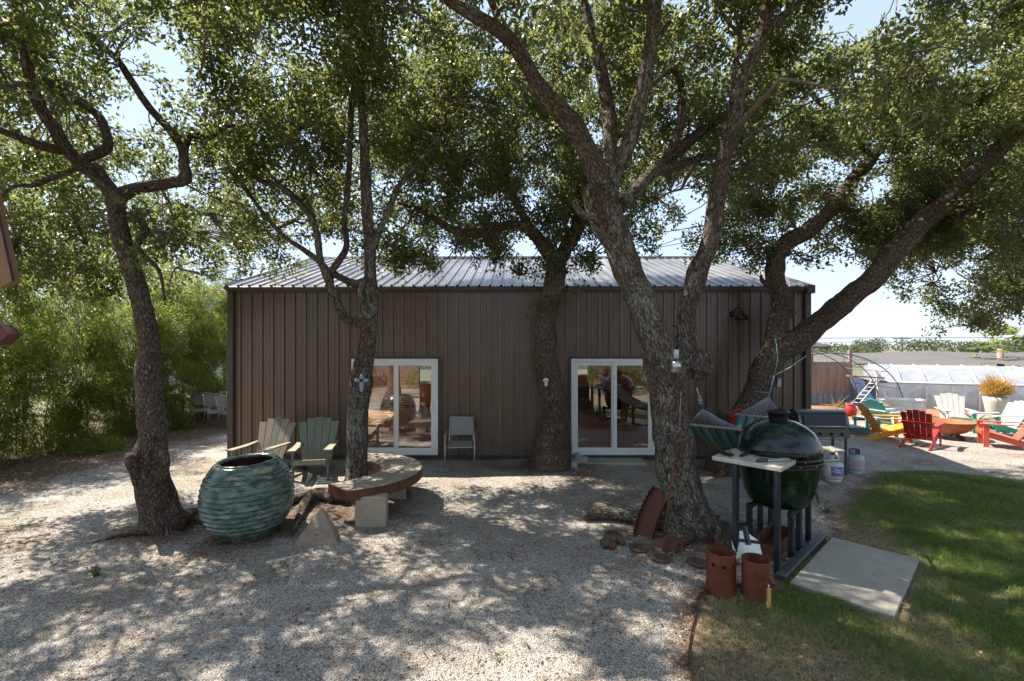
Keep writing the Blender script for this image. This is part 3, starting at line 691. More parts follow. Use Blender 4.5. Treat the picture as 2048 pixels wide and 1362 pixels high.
# T2 -- slender twin oak behind the curved bench
T2 = [limb([(704, 1050, 7.15, 84), (706, 1000, 7.15, 62), (711, 930, 7.15, 48), (713, 860, 7.15, 47), (718, 800, 7.15, 50), (722, 765, 7.15, 52), (728, 730, 7.15, 44), (732, 690, 7.15, 38), (735, 640, 7.15, 40), (742, 590, 7.15, 32), (741, 530, 7.15, 28), (738, 460, 7.1, 27), (734, 380, 7.0, 25), (730, 300, 6.9, 22), (724, 220, 6.8, 20), (716, 130, 6.7, 18), (704, 40, 6.6, 16), (690, -60, 6.5, 11)]),
      limb([(728, 648, 7.1, 26), (706, 642, 7.1, 24), (688, 634, 7.1, 22), (672, 600, 7.15, 20), (660, 570, 7.2, 19), (655, 550, 7.2, 24), (640, 524, 7.3, 16), (605, 498, 7.4, 12), (565, 470, 7.5, 11), (510, 405, 7.6, 10), (470, 345, 7.7, 10), (420, 280, 7.8, 8), (405, 250, 7.8, 5)]),
      limb([(652, 548, 7.2, 18), (640, 515, 7.2, 15), (634, 470, 7.2, 16), (620, 430, 7.25, 17), (590, 395, 7.3, 17), (560, 372, 7.3, 15), (520, 360, 7.4, 11), (480, 330, 7.5, 7)]),
      limb([(660, 546, 7.15, 18), (682, 515, 7.1, 15), (694, 490, 7.1, 14), (688, 440, 7.1, 13), (695, 380, 7.05, 13), (700, 300, 7.0, 13), (704, 220, 6.9, 15), (712, 160, 6.8, 14), (716, 120, 6.75, 12)]),
      limb([(740, 562, 7.15, 20), (712, 568, 7.15, 19), (690, 560, 7.2, 18), (668, 548, 7.2, 17), (655, 538, 7.2, 13)]),
      limb([(735, 630, 7.1, 20), (722, 590, 7.05, 15), (728, 560, 7.05, 12)]),
      limb([(744, 500, 7.1, 18), (758, 465, 7.1, 14), (775, 425, 7.1, 13), (800, 370, 7.1, 12), (835, 325, 7.1, 11), (868, 290, 7.1, 9), (885, 262, 7.1, 8), (892, 230, 7.1, 5)])]
gr2 = [([g(-2.45, 7.0, .12), gp(665, 1012, .09), gp(635, 1005, .10), gp(612, 1025, .08), gp(598, 1050, .05), gp(582, 1078, .0)], [.14, .10, .075, .07, .05, .015]),
       ([g(-2.6, 7.0, .08), gp(640, 1010, .07), gp(605, 1012, .06), gp(575, 1018, .05), gp(540, 1035, -.03)], [.10, .09, .07, .08, .04]), ([g(-2.6, 7.0, .08), gp(620, 1000, .05), gp(590, 1003, -.02)], [.08, .06, .03])]
tree('slender lichen-spotted oak inside the curved bench, a metal cross on its trunk', (-2.42, 7.15), T2,
     [((-2.4, 7.4, 7.0), (2.2, 2.2, 1.6)), ((-4.0, 8.4, 5.4), (1.6, 1.5, 1.0)), ((-1.2, 7.6, 5.7), (1.5, 1.5, 1.2)), ((-2.6, 5.2, 6.9), (1.8, 1.4, 1.0)),  *[((-3.08, 7.3, 2.86), (.17, .15, .42))] * 9, *[((-3.25, 7.3, 3.25), (.22, .15, .2))] * 6, ((-1.3, 4.3, 5.0), (.45, .4, .55)), ((-3.6, 8.8, 4.35), (1.1, .7, .5)), ((-2.0, 8.6, 4.2), (.9, .6, .4))],
     dens=6.4 * Q, thr=-.13, nleaf=60, leafm='leaf_mid', barkm='bark_l', seed=2, nmain=55, roots=gr2)
# T3 -- oak against the wall between the doors
T3 = [limb([(1102, 960, 9.25, 130), (1100, 925, 9.25, 92), (1106, 890, 9.25, 76), (1110, 840, 9.25, 66), (1106, 790, 9.25, 58), (1098, 750, 9.25, 56), (1090, 700, 9.25, 50), (1090, 655, 9.2, 46), (1097, 610, 9.2, 44), (1106, 570, 9.2, 44), (1112, 530, 9.2, 46), (1113, 505, 9.2, 48)]),
      limb([(1108, 520, 9.2, 36), (1085, 490, 9.1, 30), (1062, 462, 9.0, 26), (1030, 448, 8.9, 20), (1000, 455, 8.8, 18), (955, 468, 8.7, 18), (910, 460, 8.6, 18), (880, 444, 8.5, 15), (845, 422, 8.5, 13), (795, 405, 8.5, 8)]),
      limb([(1118, 520, 9.2, 36), (1135, 492, 9.3, 34), (1152, 455, 9.4, 32), (1160, 420, 9.5, 28), (1150, 370, 9.6, 24), (1135, 300, 9.7, 20), (1120, 200, 9.8, 16), (1100, 100, 9.9, 10)]),
      limb([(1070, 470, 9.05, 20), (1045, 430, 9.1, 18), (1020, 380, 9.2, 16), (1000, 310, 9.3, 14), (985, 230, 9.4, 12), (940, 175, 9.4, 10), (905, 130, 9.4, 6)]),
      limb([(1148, 400, 9.5, 18), (1180, 340, 9.6, 15), (1230, 280, 9.8, 12), (1290, 230, 10, 8)])]
tree('dark oak close to the wall between the glass doors, white skull on its trunk', (.74, 9.25), T3,
     [((-.6, 9.4, 5.6), (2.7, 2.0, 1.4)), ((-1.0, 9.0, 4.75), (2.3, 1.0, .7)), ((1.6, 9.8, 7.2), (3.0, 2.5, 1.8)), ((-1.8, 10.2, 7.4), (2.4, 2.2, 1.6)), ((1.0, 9.3, 5.0), (1.5, 1.2, .8)), ((.72, 9.0, 3.7), (.35, .3, .75)), ((2.4, 10.6, 5.6), (1.6, 1.2, .9)), ((-1.3, 9.1, 4.15), (2.0, .6, .38)), ((1.55, 9.3, 4.25), (.8, .5, .4)), ((3.4, 9.4, 4.6), (1.5, .8, .5)), ((1.35, 9.0, 3.5), (.35, .2, .3)), *[((-.8, 8.9, 3.95), (2.0, .5, .22))] * 3, *[((1.4, 8.9, 3.95), (.7, .4, .25))] * 2, *[((.80, 8.95, 3.2), (.16, .12, .5))] * 8, *[((1.5, 8.9, 3.25), (.22, .15, .22))] * 5],
     dens=6.0 * Q, thr=-.18, nleaf=60, seed=3, nmain=80, barkm='bark',
     roots=[([g(.6, 9.15, .12), gp(1060, 938, .03), gp(1022, 940, -.03)], [.16, .07, .02]), ([g(.9, 9.2, .1), gp(1150, 935, .0)], [.14, .03])])
# T4 -- big forked oak in the centre right
T4 = [limb([(1385, 1120, 5.92, 170), (1380, 1060, 5.92, 126), (1366, 1010, 5.92, 102), (1356, 960, 5.92, 92), (1350, 900, 5.92, 88), (1346, 840, 5.92, 86), (1340, 790, 5.92, 86), (1330, 740, 5.92, 92), (1314, 690, 5.92, 74), (1298, 640, 5.9, 68), (1276, 580, 5.88, 64), (1252, 525, 5.85, 62), (1226, 470, 5.8, 70), (1208, 425, 5.75, 76), (1202, 392, 5.72, 78), (1206, 362, 5.7, 60)]),
      limb([(1340, 800, 5.98, 40), (1358, 755, 6.0, 48), (1368, 700, 6.0, 46), (1374, 640, 6.0, 44), (1382, 590, 6.0, 46), (1392, 545, 6.0, 48), (1414, 500, 6.0, 42), (1428, 440, 5.95, 40), (1440, 370, 5.9, 38), (1452, 300, 5.85, 38), (1466, 235, 5.8, 38), (1480, 175, 5.75, 36), (1506, 115, 5.7, 34), (1528, 50, 5.65, 32), (1540, -20, 5.6, 28), (1550, -90, 5.6, 18)]),
      limb([(1205, 385, 5.7, 56), (1196, 345, 5.65, 48), (1180, 305, 5.6, 44), (1150, 255, 5.5, 44), (1105, 212, 5.4, 40), (1075, 165, 5.3, 34), (1045, 110, 5.2, 31), (1010, 68, 5.1, 32), (960, 38, 5.0, 30), (910, 10, 4.9, 26), (850, -30, 4.8, 20), (780, -70, 4.8, 10)]),
      limb([(1012, 66, 5.1, 22), (992, 25, 5.0, 17), (975, -20, 4.9, 14), (960, -80, 4.9, 8)]),
      limb([(1206, 385, 5.72, 50), (1228, 340, 5.7, 40), (1250, 300, 5.65, 36), (1270, 240, 5.6, 36), (1288, 170, 5.5, 34), (1300, 100, 5.45, 31), (1308, 30, 5.4, 29), (1312, -40, 5.4, 24)]),
      limb([(1300, 105, 5.45, 16), (1318, 75, 5.4, 13), (1340, 42, 5.4, 6)]),
      limb([(1214, 360, 5.9, 34), (1220, 300, 6.1, 32), (1215, 220, 6.3, 30), (1202, 140, 6.5, 28), (1180, 60, 6.6, 24), (1165, -10, 6.7, 18)]),
      limb([(1240, 412, 5.95, 34), (1270, 385, 6.2, 32), (1310, 340, 6.5, 28), (1350, 305, 6.7, 27), (1400, 265, 6.9, 24), (1440, 238, 7.1, 19), (1480, 200, 7.3, 13), (1530, 150, 7.5, 8)]),
      limb([(1335, 312, 6.6, 20), (1355, 272, 6.6, 18), (1364, 220, 6.6, 19), (1362, 165, 6.6, 18), (1345, 140, 6.5, 14), (1315, 160, 6.5, 10), (1290, 185, 6.5, 6)]),
      limb([(1310, 345, 6.5, 20), (1370, 325, 6.8, 18), (1430, 308, 7.1, 17), (1500, 300, 7.4, 14), (1560, 290, 7.6, 9)]),
      limb([(1472, 200, 5.8, 16), (1466, 150, 5.7, 14), (1482, 75, 5.6, 11), (1460, 50, 5.5, 8), (1430, 0, 5.4, 6)]),
      limb([(1520, 75, 5.7, 24), (1560, 35, 5.6, 20), (1600, 5, 5.5, 16), (1650, -50, 5.4, 10)]),
      limb([(1442, 340, 5.95, 10), (1500, 275, 6.0, 9), (1560, 240, 6.1, 7), (1620, 205, 6.2, 5), (1680, 185, 6.3, 3)]),
      limb([(1232, 430, 5.75, 22), (1165, 430, 5.6, 18), (1150, 400, 5.5, 14)])]
r4 = [([g(2.1, 5.8, .1), gp(1262, 1050, .09), gp(1215, 1042, .10), gp(1165, 1040, .09)], [.12, .105, .10, .085]), ([g(2.3, 5.7, .1), gp(1420, 1090, .04), gp(1460, 1105, -.03)], [.15, .06, .02]), ([g(2.1, 5.7, .08), gp(1345, 1110, .01), gp(1330, 1135, -.03)], [.12, .05, .02]),
      ([g(2.35, 6.05, .08), gp(1440, 1050, .03), gp(1490, 1040, .0)], [.13, .07, .03])]
tree('big forked oak with lichen patches, lantern hanging at its fork', (2.2, 5.92), T4,
     [((1.6, 6.0, 7.4), (3.0, 2.4, 1.2)), ((3.6, 7.6, 6.2), (2.0, 1.8, 1.2)), ((-.2, 4.8, 6.6), (2.3, 1.6, .8)), ((4.4, 5.6, 7.0), (2.0, 1.8, 1.0)), ((2.0, 8.0, 5.6), (1.6, 1.2, .8)), ((1.5, 3.4, 6.6), (2.6, 1.6, .7)), ((4.4, 3.6, 6.4), (2.2, 1.6, .8)), ((.7, 3.8, 4.95), (.6, .4, .5)), ((4.1, 4.6, 5.0), (.9, .5, .5)), ((3.2, 6.6, 5.0), (1.0, .6, .4))],
     dens=6.6 * Q, thr=-.19, nleaf=62, barkm='bark_l', seed=4, nmain=90, roots=r4, extra=[((2.36, 6.0, 2.13), .14, (1.1, .8, 1.25))])
# T5 -- leaning oak on the right, holding the hammock
T5 = [limb([(1452, 985, 9.0, 160), (1460, 935, 9.0, 106), (1474, 895, 9.0, 76), (1492, 840, 9.0, 66), (1510, 790, 9.0, 60), (1530, 745, 9.0, 66), (1552, 712, 9.0, 66), (1590, 680, 8.9, 62), (1640, 640, 8.8, 58), (1700, 595, 8.6, 56), (1750, 555, 8.5, 56), (1800, 495, 8.4, 56), (1850, 440, 8.3, 56), (1900, 395, 8.1, 52), (1960, 335, 7.9, 48), (2048, 245, 7.7, 42), (2150, 150, 7.5, 32), (2260, 40, 7.4, 20)]),
      limb([(1532, 745, 9.0, 56), (1548, 700, 9.05, 54), (1556, 650, 9.1, 52), (1562, 600, 9.15, 46), (1548, 565, 9.2, 44), (1552, 520, 9.2, 42), (1576, 482, 9.25, 42), (1625, 455, 9.3, 42), (1660, 420, 9.35, 36), (1690, 380, 9.4, 34), (1730, 330, 9.5, 32), (1770, 290, 9.6, 27), (1820, 265, 9.7, 20), (1880, 240, 9.8, 12)]),
      limb([(1545, 575, 9.2, 16), (1525, 562, 9.15, 11), (1522, 550, 9.1, 5)]),
      limb([(1575, 632, 9.1, 22), (1582, 628, 9.05, 16), (1590, 622, 9.0, 10)]),
      limb([(1862, 432, 8.3, 22), (1900, 425, 8.2, 17), (1945, 412, 8.1, 12), (1985, 402, 8.0, 6)]),
      limb([(1740, 318, 9.5, 22), (1700, 260, 9.5, 18), (1650, 215, 9.5, 14), (1600, 160, 9.5, 8)])]
tree('leaning double-stemmed oak on the right of the building holding one hammock end', (4.3, 9.0), T5,
     [((6.4, 9.4, 6.3), (2.8, 2.3, 1.7)), ((8.6, 8.9, 5.0), (2.2, 1.9, 1.2)), ((5.4, 9.6, 5.2), (1.6, 1.4, .8)), ((9.6, 7.6, 6.8), (2.8, 2.2, 1.5)), ((7.2, 7.0, 6.6), (2.2, 1.8, 1.0)), ((7.3, 9.3, 4.45), (1.5, 1.1, .75)), ((7.0, 4.4, 6.4), (2.4, 1.8, .8)), ((6.3, 9.3, 4.35), (1.2, .8, .5)), ((4.9, 9.5, 4.35), (.6, .5, .4)), *[((4.7, 9.3, 4.1), (1.1, .4, .22))] * 2, *[((6.6, 9.0, 3.95), (.9, .5, .3))] * 2, ((7.6, 9.2, 3.9), (.5, .5, .4))],
     dens=6.6 * Q, thr=-.19, nleaf=62, barkm='bark', seed=5, nmain=90, roots=[([g(4.1, 8.9, .1), gp(1430, 955, -.02)], [.2, .04])])
# T6 -- oak whose crown hangs in from the right
T6 = [limb([(2560, 1000, 10.5, 110), (2540, 860, 10.5, 70), (2500, 700, 10.5, 62), (2440, 560, 10.4, 56), (2330, 430, 10.2, 50), (2220, 330, 10.0, 40), (2100, 250, 9.9, 28), (1990, 190, 9.8, 14)]),
      limb([(2400, 520, 10.3, 36), (2280, 480, 10.2, 28), (2150, 470, 10.1, 20), (2040, 480, 10, 12), (1960, 520, 10, 7)]),
      limb([(2480, 640, 10.5, 36), (2400, 610, 10.4, 28), (2250, 600, 10.3, 20), (2120, 620, 10.2, 12)])]
tree('oak outside the right edge whose dark foliage hangs low over the fire pit', (16.6, 10.5), T6,
     [((10.6, 10.2, 4.6), (2.3, 1.7, 1.3)), ((11.4, 10.4, 6.8), (3.0, 2.4, 1.7)), ((9.3, 10.1, 3.85), (1.2, .9, .65)), ((11.8, 10.4, 3.4), (1.7, 1.2, .8)), ((14.5, 10.5, 6.5), (3, 2.6, 2.2)), ((8.1, 10.2, 3.7), (.4, .4, .3)), ((9.3, 10.2, 3.15), (.8, .6, .55)), ((11.0, 10.3, 3.1), (1.5, 1.0, .65)), ((12.3, 11, 3.8), (1.5, 1.2, 1.0))],
     dens=6.6 * Q, thr=-.20, nleaf=60, barkm='bark_d', seed=6, nmain=80)
# T7 -- oak behind the bamboo at the left
T7 = [limb([(-60, 960, 17.2, 60), (-30, 820, 17.2, 46), (30, 680, 17.2, 42), (60, 560, 17.2, 36), (110, 440, 17.2, 28), (150, 330, 17.2, 20), (180, 200, 17.2, 10)]), limb([(60, 560, 17.2, 26), (160, 500, 17.2, 22), (260, 440, 17.2, 16), (360, 400, 17.2, 9)])]
tree('bushy oak standing behind the bamboo at the left', (-19.6, 17.2), T7,
     [((-13.5, 17.5, 6.6), (3.6, 1.6, 1.9)), ((-9.5, 17.5, 7.0), (2.4, 1.4, 1.5)), ((-11.5, 17.0, 5.2), (2.6, 1.2, .9)), ((-17, 17.0, 9.2), (3.0, 1.8, 2.4))],
     dens=4.5 * Q, thr=-.05, nleaf=56, leafm='leaf_mid', lsize=(.07, .10), barkm='bark_d', seed=7, nmain=60)
# T8, T9 -- unseen oaks added behind the photographer for shade and darker door reflections
T8 = [limb([(60, 1400, 2.2, 20), (60, 900, 2.2, 20)])]
def simple_trunk(x, y, h, r, lean=(0, 0)):
    P = [Vector((x + lean[0] * (i / 6) ** 1.3 + .12 * sin(i * 1.7 + x), y + lean[1] * i / 6, -.15 + (h + .15) * i / 6)) for i in range(7)]
    return smooth_path(P, [r * 1.8, r * 1.1, r, r * .9, r * .85, r * .7, r * .5])
tree('oak behind the photographer at the left, seen only in the door reflections', (-5.5, -1.5), [simple_trunk(-5.5, -1.5, 5.5, .25, (1.2, .4))],
     [((-4.6, .6, 6.6), (2.6, 2.0, 1.2)), ((-6.5, -2, 5.8), (3, 2.6, 1.8))], dens=6 * Q, thr=-.1, nleaf=50, leafm='leaf_mid', lsize=(.06, .09), seed=8, nmain=40)
tree('oak behind the photographer at the right, seen only in the door reflections', (4.5, -3.5), [simple_trunk(4.5, -3.5, 5.5, .28, (-1.0, .5))],
     [((3.4, -2.4, 6.2), (3.2, 2.4, 1.5)), ((6.8, -1, 6.4), (2.6, 2.6, 1.4))], dens=6 * Q, thr=-.1, nleaf=50, leafm='leaf_dark', lsize=(.06, .09), seed=9, nmain=40)

# ------------------------------------------------------------------ bamboo, shrubs, far planting
def strap_leaves(P, D, L, W, droop=.3):
    n = len(P); D = unit(D); S = unit(np.cross(D, np.array([0, 0, 1.0]) + rng.normal(size=(n, 3)) * .5)); L = L[:, None]; W = W[:, None]
    dn = np.array([0, 0, -1.0])
    a = P; b = P + D * L * .35 + S * W * .5; c = P + D * L + dn * L * droop; d = P + D * L * .35 - S * W * .5
    return np.stack([a, b, c, d], 1).reshape(-1, 3)
M['culm'] = plain('bamboo_culm', (.30, .33, .10), .45, var=.3, scale=5)
rng = np.random.default_rng(51)
BAM = [(-10.9, 9.0, 3.3, 'bamboo clump at the left edge of the picture, nearest of the row'), (-10.9, 10.7, 3.6, 'bamboo clump with a bare leaning cane, second from the left edge'),
       (-10.8, 12.3, 3.7, 'bright bamboo clump just left of the leaning oak trunk'), (-10.7, 13.9, 3.7, 'bamboo clump seen right behind the leaning oak trunk'),
       (-10.6, 15.5, 3.9, 'bamboo clump arching over the row of pale patio chairs'), (-10.4, 17.2, 4.1, 'yellow-green bamboo clump at the far end beside the brown building')]
for i, (bx, by, bh, lb) in enumerate(BAM):
    t = thing('bamboo', lb, 'bamboo', (bx, by, Hf(bx, by)), 0, 'bamboo clumps along the left boundary')
    for k in range(9):
        a = rng.random() * 6.28; x = bx + cos(a) * .6 * rng.random(); y = by + sin(a) * .8 * rng.random(); ln = rng.normal(.35, .5); hh = bh * (.85 + .25 * rng.random())
        mb = MB(); mb.tube([(x + ln * (q / 8) ** 2.0, y + rng.normal() * .02 + .3 * cos(a) * (q / 8) ** 2, hh * (q / 8) * (1 - .12 * (q / 8) ** 3)) for q in range(9)], [.016 - .0014 * q for q in range(9)], 6)
        mb.build('culm', M['culm'], t, (bx, by, Hf(bx, by)))
    nc = 3000; hv = 1 + .16 * math.sin(i * 2.3)
    z = rng.random(nc) ** .8 * bh * hv * (1 + .16 * rng.normal(size=nc).clip(0, 2)); rad = .55 + .75 * np.sin(np.clip(z / bh, 0, 1.1) * pi * .72) + .15 * rng.normal(size=nc)
    a = rng.random(nc) * 2 * pi; rr = rad * np.sqrt(.25 + .75 * rng.random(nc))
    C = np.stack([bx + np.cos(a) * rr * 1.0 + .25 * (z / bh), by + np.sin(a) * rr * 1.15, z + .12 * rng.normal(size=nc)], 1)
    keep = np.array([noise.noise(Vector(c) * 1.5) + .6 * noise.noise(Vector(c) * 3.4) > -.10 for c in C]) & (C[:, 2] > .08); C = C[keep]
    nl = 26; CC = np.repeat(C, nl, 0); ax = unit(rng.normal(size=(len(C), 3)) * .6 + np.stack([np.cos(a[keep]), np.sin(a[keep]), np.full(len(C), .1)], 1)); AX = np.repeat(ax, nl, 0)
    P = CC + AX * rng.random((len(CC), 1)) * .28 + rng.normal(size=CC.shape) * .05
    D = unit(AX + rng.normal(size=CC.shape) * .75 + np.array([0, 0, -.25])); L = .07 + .07 * rng.random(len(P))
    rn = np.clip(rng.normal(.40, .2, len(P)) + np.repeat(rng.normal(0, .12, len(C)), nl) + .25 * (P[:, 2] / bh - .5), 0, 1)
    np_mesh('foliage', strap_leaves(P, D, L, L * .17), 4, M['leaf_bamboo'], t, {'rnd': rn}, (bx, by, Hf(bx, by)))
def shrub(name, label, cat, x, y, r, h, n, mat, L=(.05, .09), wr=.4, group=None, parts=('foliage',)):
    z0 = Hf(x, y); t = thing(name, label, cat, (x, y, z0), 0, group)
    q = rng.normal(size=(n, 3)); q = unit(q) * rng.random((n, 1)) ** .5; q[:, 2] = np.abs(q[:, 2])
    P = q * np.array([r, r, h]); D = unit(q + rng.normal(size=q.shape) * .7); ls = L[0] + rng.random(n) * (L[1] - L[0])
    np_mesh('foliage', leaf_quads(P, D, ls, ls * wr), 4, M[mat], t, {'rnd': np.clip(rng.normal(.45, .25, n), 0, 1)})
    mb = MB()
    for k in range(7): mb.tube([(0, 0, -.02), (rng.normal() * r * .3, rng.normal() * r * .3, h * .5), (rng.normal() * r * .5, rng.normal() * r * .5, h * .85)], [.008, .006, .003], 4)
    mb.build('stems', M['twig'], t); return t
shrub('shrub', 'low green shrub in the leaf litter at the foot of the bamboo', 'shrub', -9.3, 10.7, .55, .35, 1500, 'leaf_bamboo', (.06, .11), .25)
shrub('shrub', 'small dark shrub at the far end of the bamboo row', 'shrub', -9.6, 13.6, .5, .5, 1400, 'leaf_mid')
shrub('weed', 'single small weed growing in the gravel left of the leaning oak', 'weed', *gd(190, 1150), .07, .13, 50, 'leaf_mid', (.03, .05), .3)
shrub('weed', 'tiny bright weed in the gravel in front of the glazed pot', 'weed', *gd(437, 1092), .05, .05, 30, 'leaf_near', (.02, .04), .5)
shrub('weed', 'small bright weed between the glazed pot and the oak root', 'weed', *gd(562, 1062), .07, .09, 60, 'leaf_near', (.02, .045), .4)
shrub('weed', 'little weed at the gravel edge right of the grill stand', 'weed', *gd(1655, 1025), .08, .16, 90, 'leaf_mid', (.03, .05), .3)
# shed behind the bamboo
t = thing('shed', 'pale blue-white metal shed with a red roof edge behind the bamboo', 'shed', (-15, 27, 0))
mb = MB(); siding(mb, -6, 5.5, [], 4.6, (0, 0, 0), (1, 0), (0, -1), slope=lambda x: 5.6 - .055 * (x + 6)); mb.box((-.25, 3, 2.3), (11.3, 5.9, 4.5)); mb.build('wall', plain('pale_steel', (.50, .56, .62), .5, .3, var=.1), t)
mb = MB(); mb.tube([(-6.2, -.1, 5.68), (5.7, -.1, 5.02)], .09, 4, smooth=False); mb.build('fascia', M['red'], t)
mb = MB(); mb.add([(-6.3, -.15, 5.75), (5.8, -.15, 5.08), (5.8, 7, 5.6), (-6.3, 7, 6.3)], [(0, 1, 2, 3)]); mb.build('roof', M['roof'], t)
# porch corner at the left edge
M['osb'] = plain('weathered_board', (.26, .14, .07), .75, var=.25, scale=30, bumps=.3, bscale=90)
M['rustred'] = plain('dark_red_paint', (.12, .035, .025), .6, var=.2)
t = thing('porch_roof', 'brown board corner of a porch roof with dark red beam end at the left edge', 'roof', (-4.9, 4.0, 0))
def vprism(mb, pts, Z, th, mi=0):
    A = [at(a, b, Z) for a, b in pts]; n = len(A)
    mb.add([(p.x, p.y, p.z) for p in A] + [(p.x, p.y + th, p.z) for p in A], [tuple(range(n))[::-1], tuple(range(n, 2 * n))] + [(i, (i + 1) % n, (i + 1) % n + n, i + n) for i in range(n)], mi)
mb = MB(); vprism(mb, [(24, 562), (4, 573), (-260, 560), (-260, 300), (-112, -60)], 4.0, .07); mb.build('fascia', M['osb'], t, (-4.9, 4, 0))
mb = MB(); mb.tube([at(27, 562, 3.99), at(-110, -64, 3.99)], .012, 4, smooth=False); mb.build('drip_edge', M['black'], t, (-4.9, 4, 0))
mb = MB(); vprism(mb, [(17, 668), (-8, 648), (-240, 600), (-240, 735), (-8, 690)], 4.02, .12); mb.build('beam', M['rustred'], t, (-4.9, 4, 0))
mb = MB(); mb.box((-5.3, 4.1, 1.5), (.15, .15, 3.1)); mb.build('post', M['rustred'], t, (-4.9, 4, 0))

# ------------------------------------------------------------------ big glazed pot
def pot_mat():
    m, n, l, b = NM('green_glaze'); tc = n.new('ShaderNodeTexCoord'); mp = n.new('ShaderNodeMapping'); mp.inputs['Scale'].default_value = (1, 1, 3); l.new(tc.outputs['Object'], mp.inputs[0])
    a = noise_t(n, l, mp.outputs[0], 7, 8, .7, .6); r = ramp(n, [(.30, (.014, .026, .023)), (.43, (.045, .075, .062)), (.54, (.12, .165, .130)), (.68, (.27, .28, .20))]); l.new(a.outputs[0], r.inputs[0])
    a2 = noise_t(n, l, mp.outputs[0], 2.2, 3, .6); r2 = ramp(n, [(.64, (0, 0, 0)), (.68, (1, 1, 1))]); l.new(a2.outputs[0], r2.inputs[0])
    c = mix(n, l, r2.outputs[0], r.outputs[0], (.30, .28, .17)); at_ = attr(n, 'ridge'); 
    l.new(c, b.inputs['Base Color']); rg = ramp(n, [(.4, (.12,) * 3), (.65, (.42,) * 3)]); l.new(a.outputs[0], rg.inputs[0]); l.new(rg.outputs[0], b.inputs['Roughness']); spec(b, .5)
    a3 = noise_t(n, l, tc.outputs['Object'], 9, 4, .6); bump(n, l, b, a3.outputs[0], .12, .01); return m
px_, py_ = -3.33, 6.02
t = thing('glazed_pot', 'huge round green glazed pot with horizontal ridges between the leaning oak and the root', 'pot', (px_, py_, Hf(px_, py_) - .01))
prof = []
def potr(z):
    u = (z - .0) / .92
    return .31 + (.520 - .31) * sin(min(1, u / .50) * pi / 2) ** .8 if u < .50 else .345 + (.520 - .345) * cos(min(1, (u - .50) / .50) * pi / 2) ** .62
V = []; N = 190; S_ = 96
for i in range(N + 1):
    z = .92 * i / N; r = potr(z)
    for k in range(S_):
        a = 2 * pi * k / S_; zz = z + .004 * sin(a + .7) + .003 * sin(2 * a + z * 2)
        u = (z + .007 * sin(a + 1) + .004 * sin(2 * a)) / .060
        amt = .020 * max(0, min(1, (z - .12) / .05)) * max(0, min(1, (.83 - z) / .04))
        dr = amt * (max(0, 1 - abs((u % 1) - .5) * 3.2)) ** .8
        V.append(((r + dr) * cos(a), (r + dr) * sin(a), zz))
mb = MB(); mb.add(V, [(i * S_ + k, i * S_ + (k + 1) % S_, (i + 1) * S_ + (k + 1) % S_, (i + 1) * S_ + k) for i in range(N) for k in range(S_)], 0, True); mb.build('body', pot_mat(), t)
mb = MB(); mb.lathe([(.345, .91), (.352, .925), (.338, .938), (.305, .935), (.292, .92), (.296, .90)], 64)
for i_, p in enumerate(mb.v): mb.v[i_] = (p[0], p[1], p[2] + .004 * sin(atan2(p[1], p[0]) + .7))
mb.build('rim', bpy.data.materials['green_glaze'], t)
mb = MB(); mb.lathe([(.305, .92), (.39, .80), (.47, .6), (.48, .45), (.40, .2), (.0, .18)], 48); mb.build('inside', plain('maroon_interior', (.10, .025, .022), .7, var=.3), t)
t.rotation_euler = (radians(1.0), radians(-1.0), 0)

# ------------------------------------------------------------------ pyramid stone
M['stone'] = plain('carved_sandstone', (.30, .235, .165), .85, var=.22, scale=9, bumps=.35, bscale=70)
pm = gd(636, 1092); t = thing('stone_pyramid', 'small carved stone pyramid with an eye relief in front of the tree root', 'sculpture', (pm[0], pm[1] + .12, Hf(*pm) - .02))
def pyr(u, v, R=.30, Hh=.40):
    return 0
mb = MB(); B3 = [(-.31, -.14), (.26, -.14), (.10, .30)]; ap = Vector((-.01, .02, .42))
for i in range(3):
    a = Vector((*B3[i], 0)); b_ = Vector((*B3[(i + 1) % 3], 0)); n_ = 22; nrm = (b_ - a).cross(ap - a).normalized()
    def fn(u, v, a=a, b_=b_, nrm=nrm, i=i):
        p = a.lerp(b_, u).lerp(ap, v * .97); q = p + nrm * .012 * noise.noise(p * 9) + nrm * .02 * sin(pi * v) * sin(pi * u)
        if i == 0:
            eu = (p.x + .02) / .095; ev = (p.z - .14) / .045; e = sqrt(eu * eu + ev * ev)
            q = q + nrm * 1.8 * (.010 * math.exp(-((e - 1) / .16) ** 2) + .012 * math.exp(-(e / .38) ** 2) + .006 * math.exp(-((e - 1.5) / .14) ** 2))
        return tuple(q)
    mb.grid(fn, 40, 40)
mb.build('body', M['stone'], t)

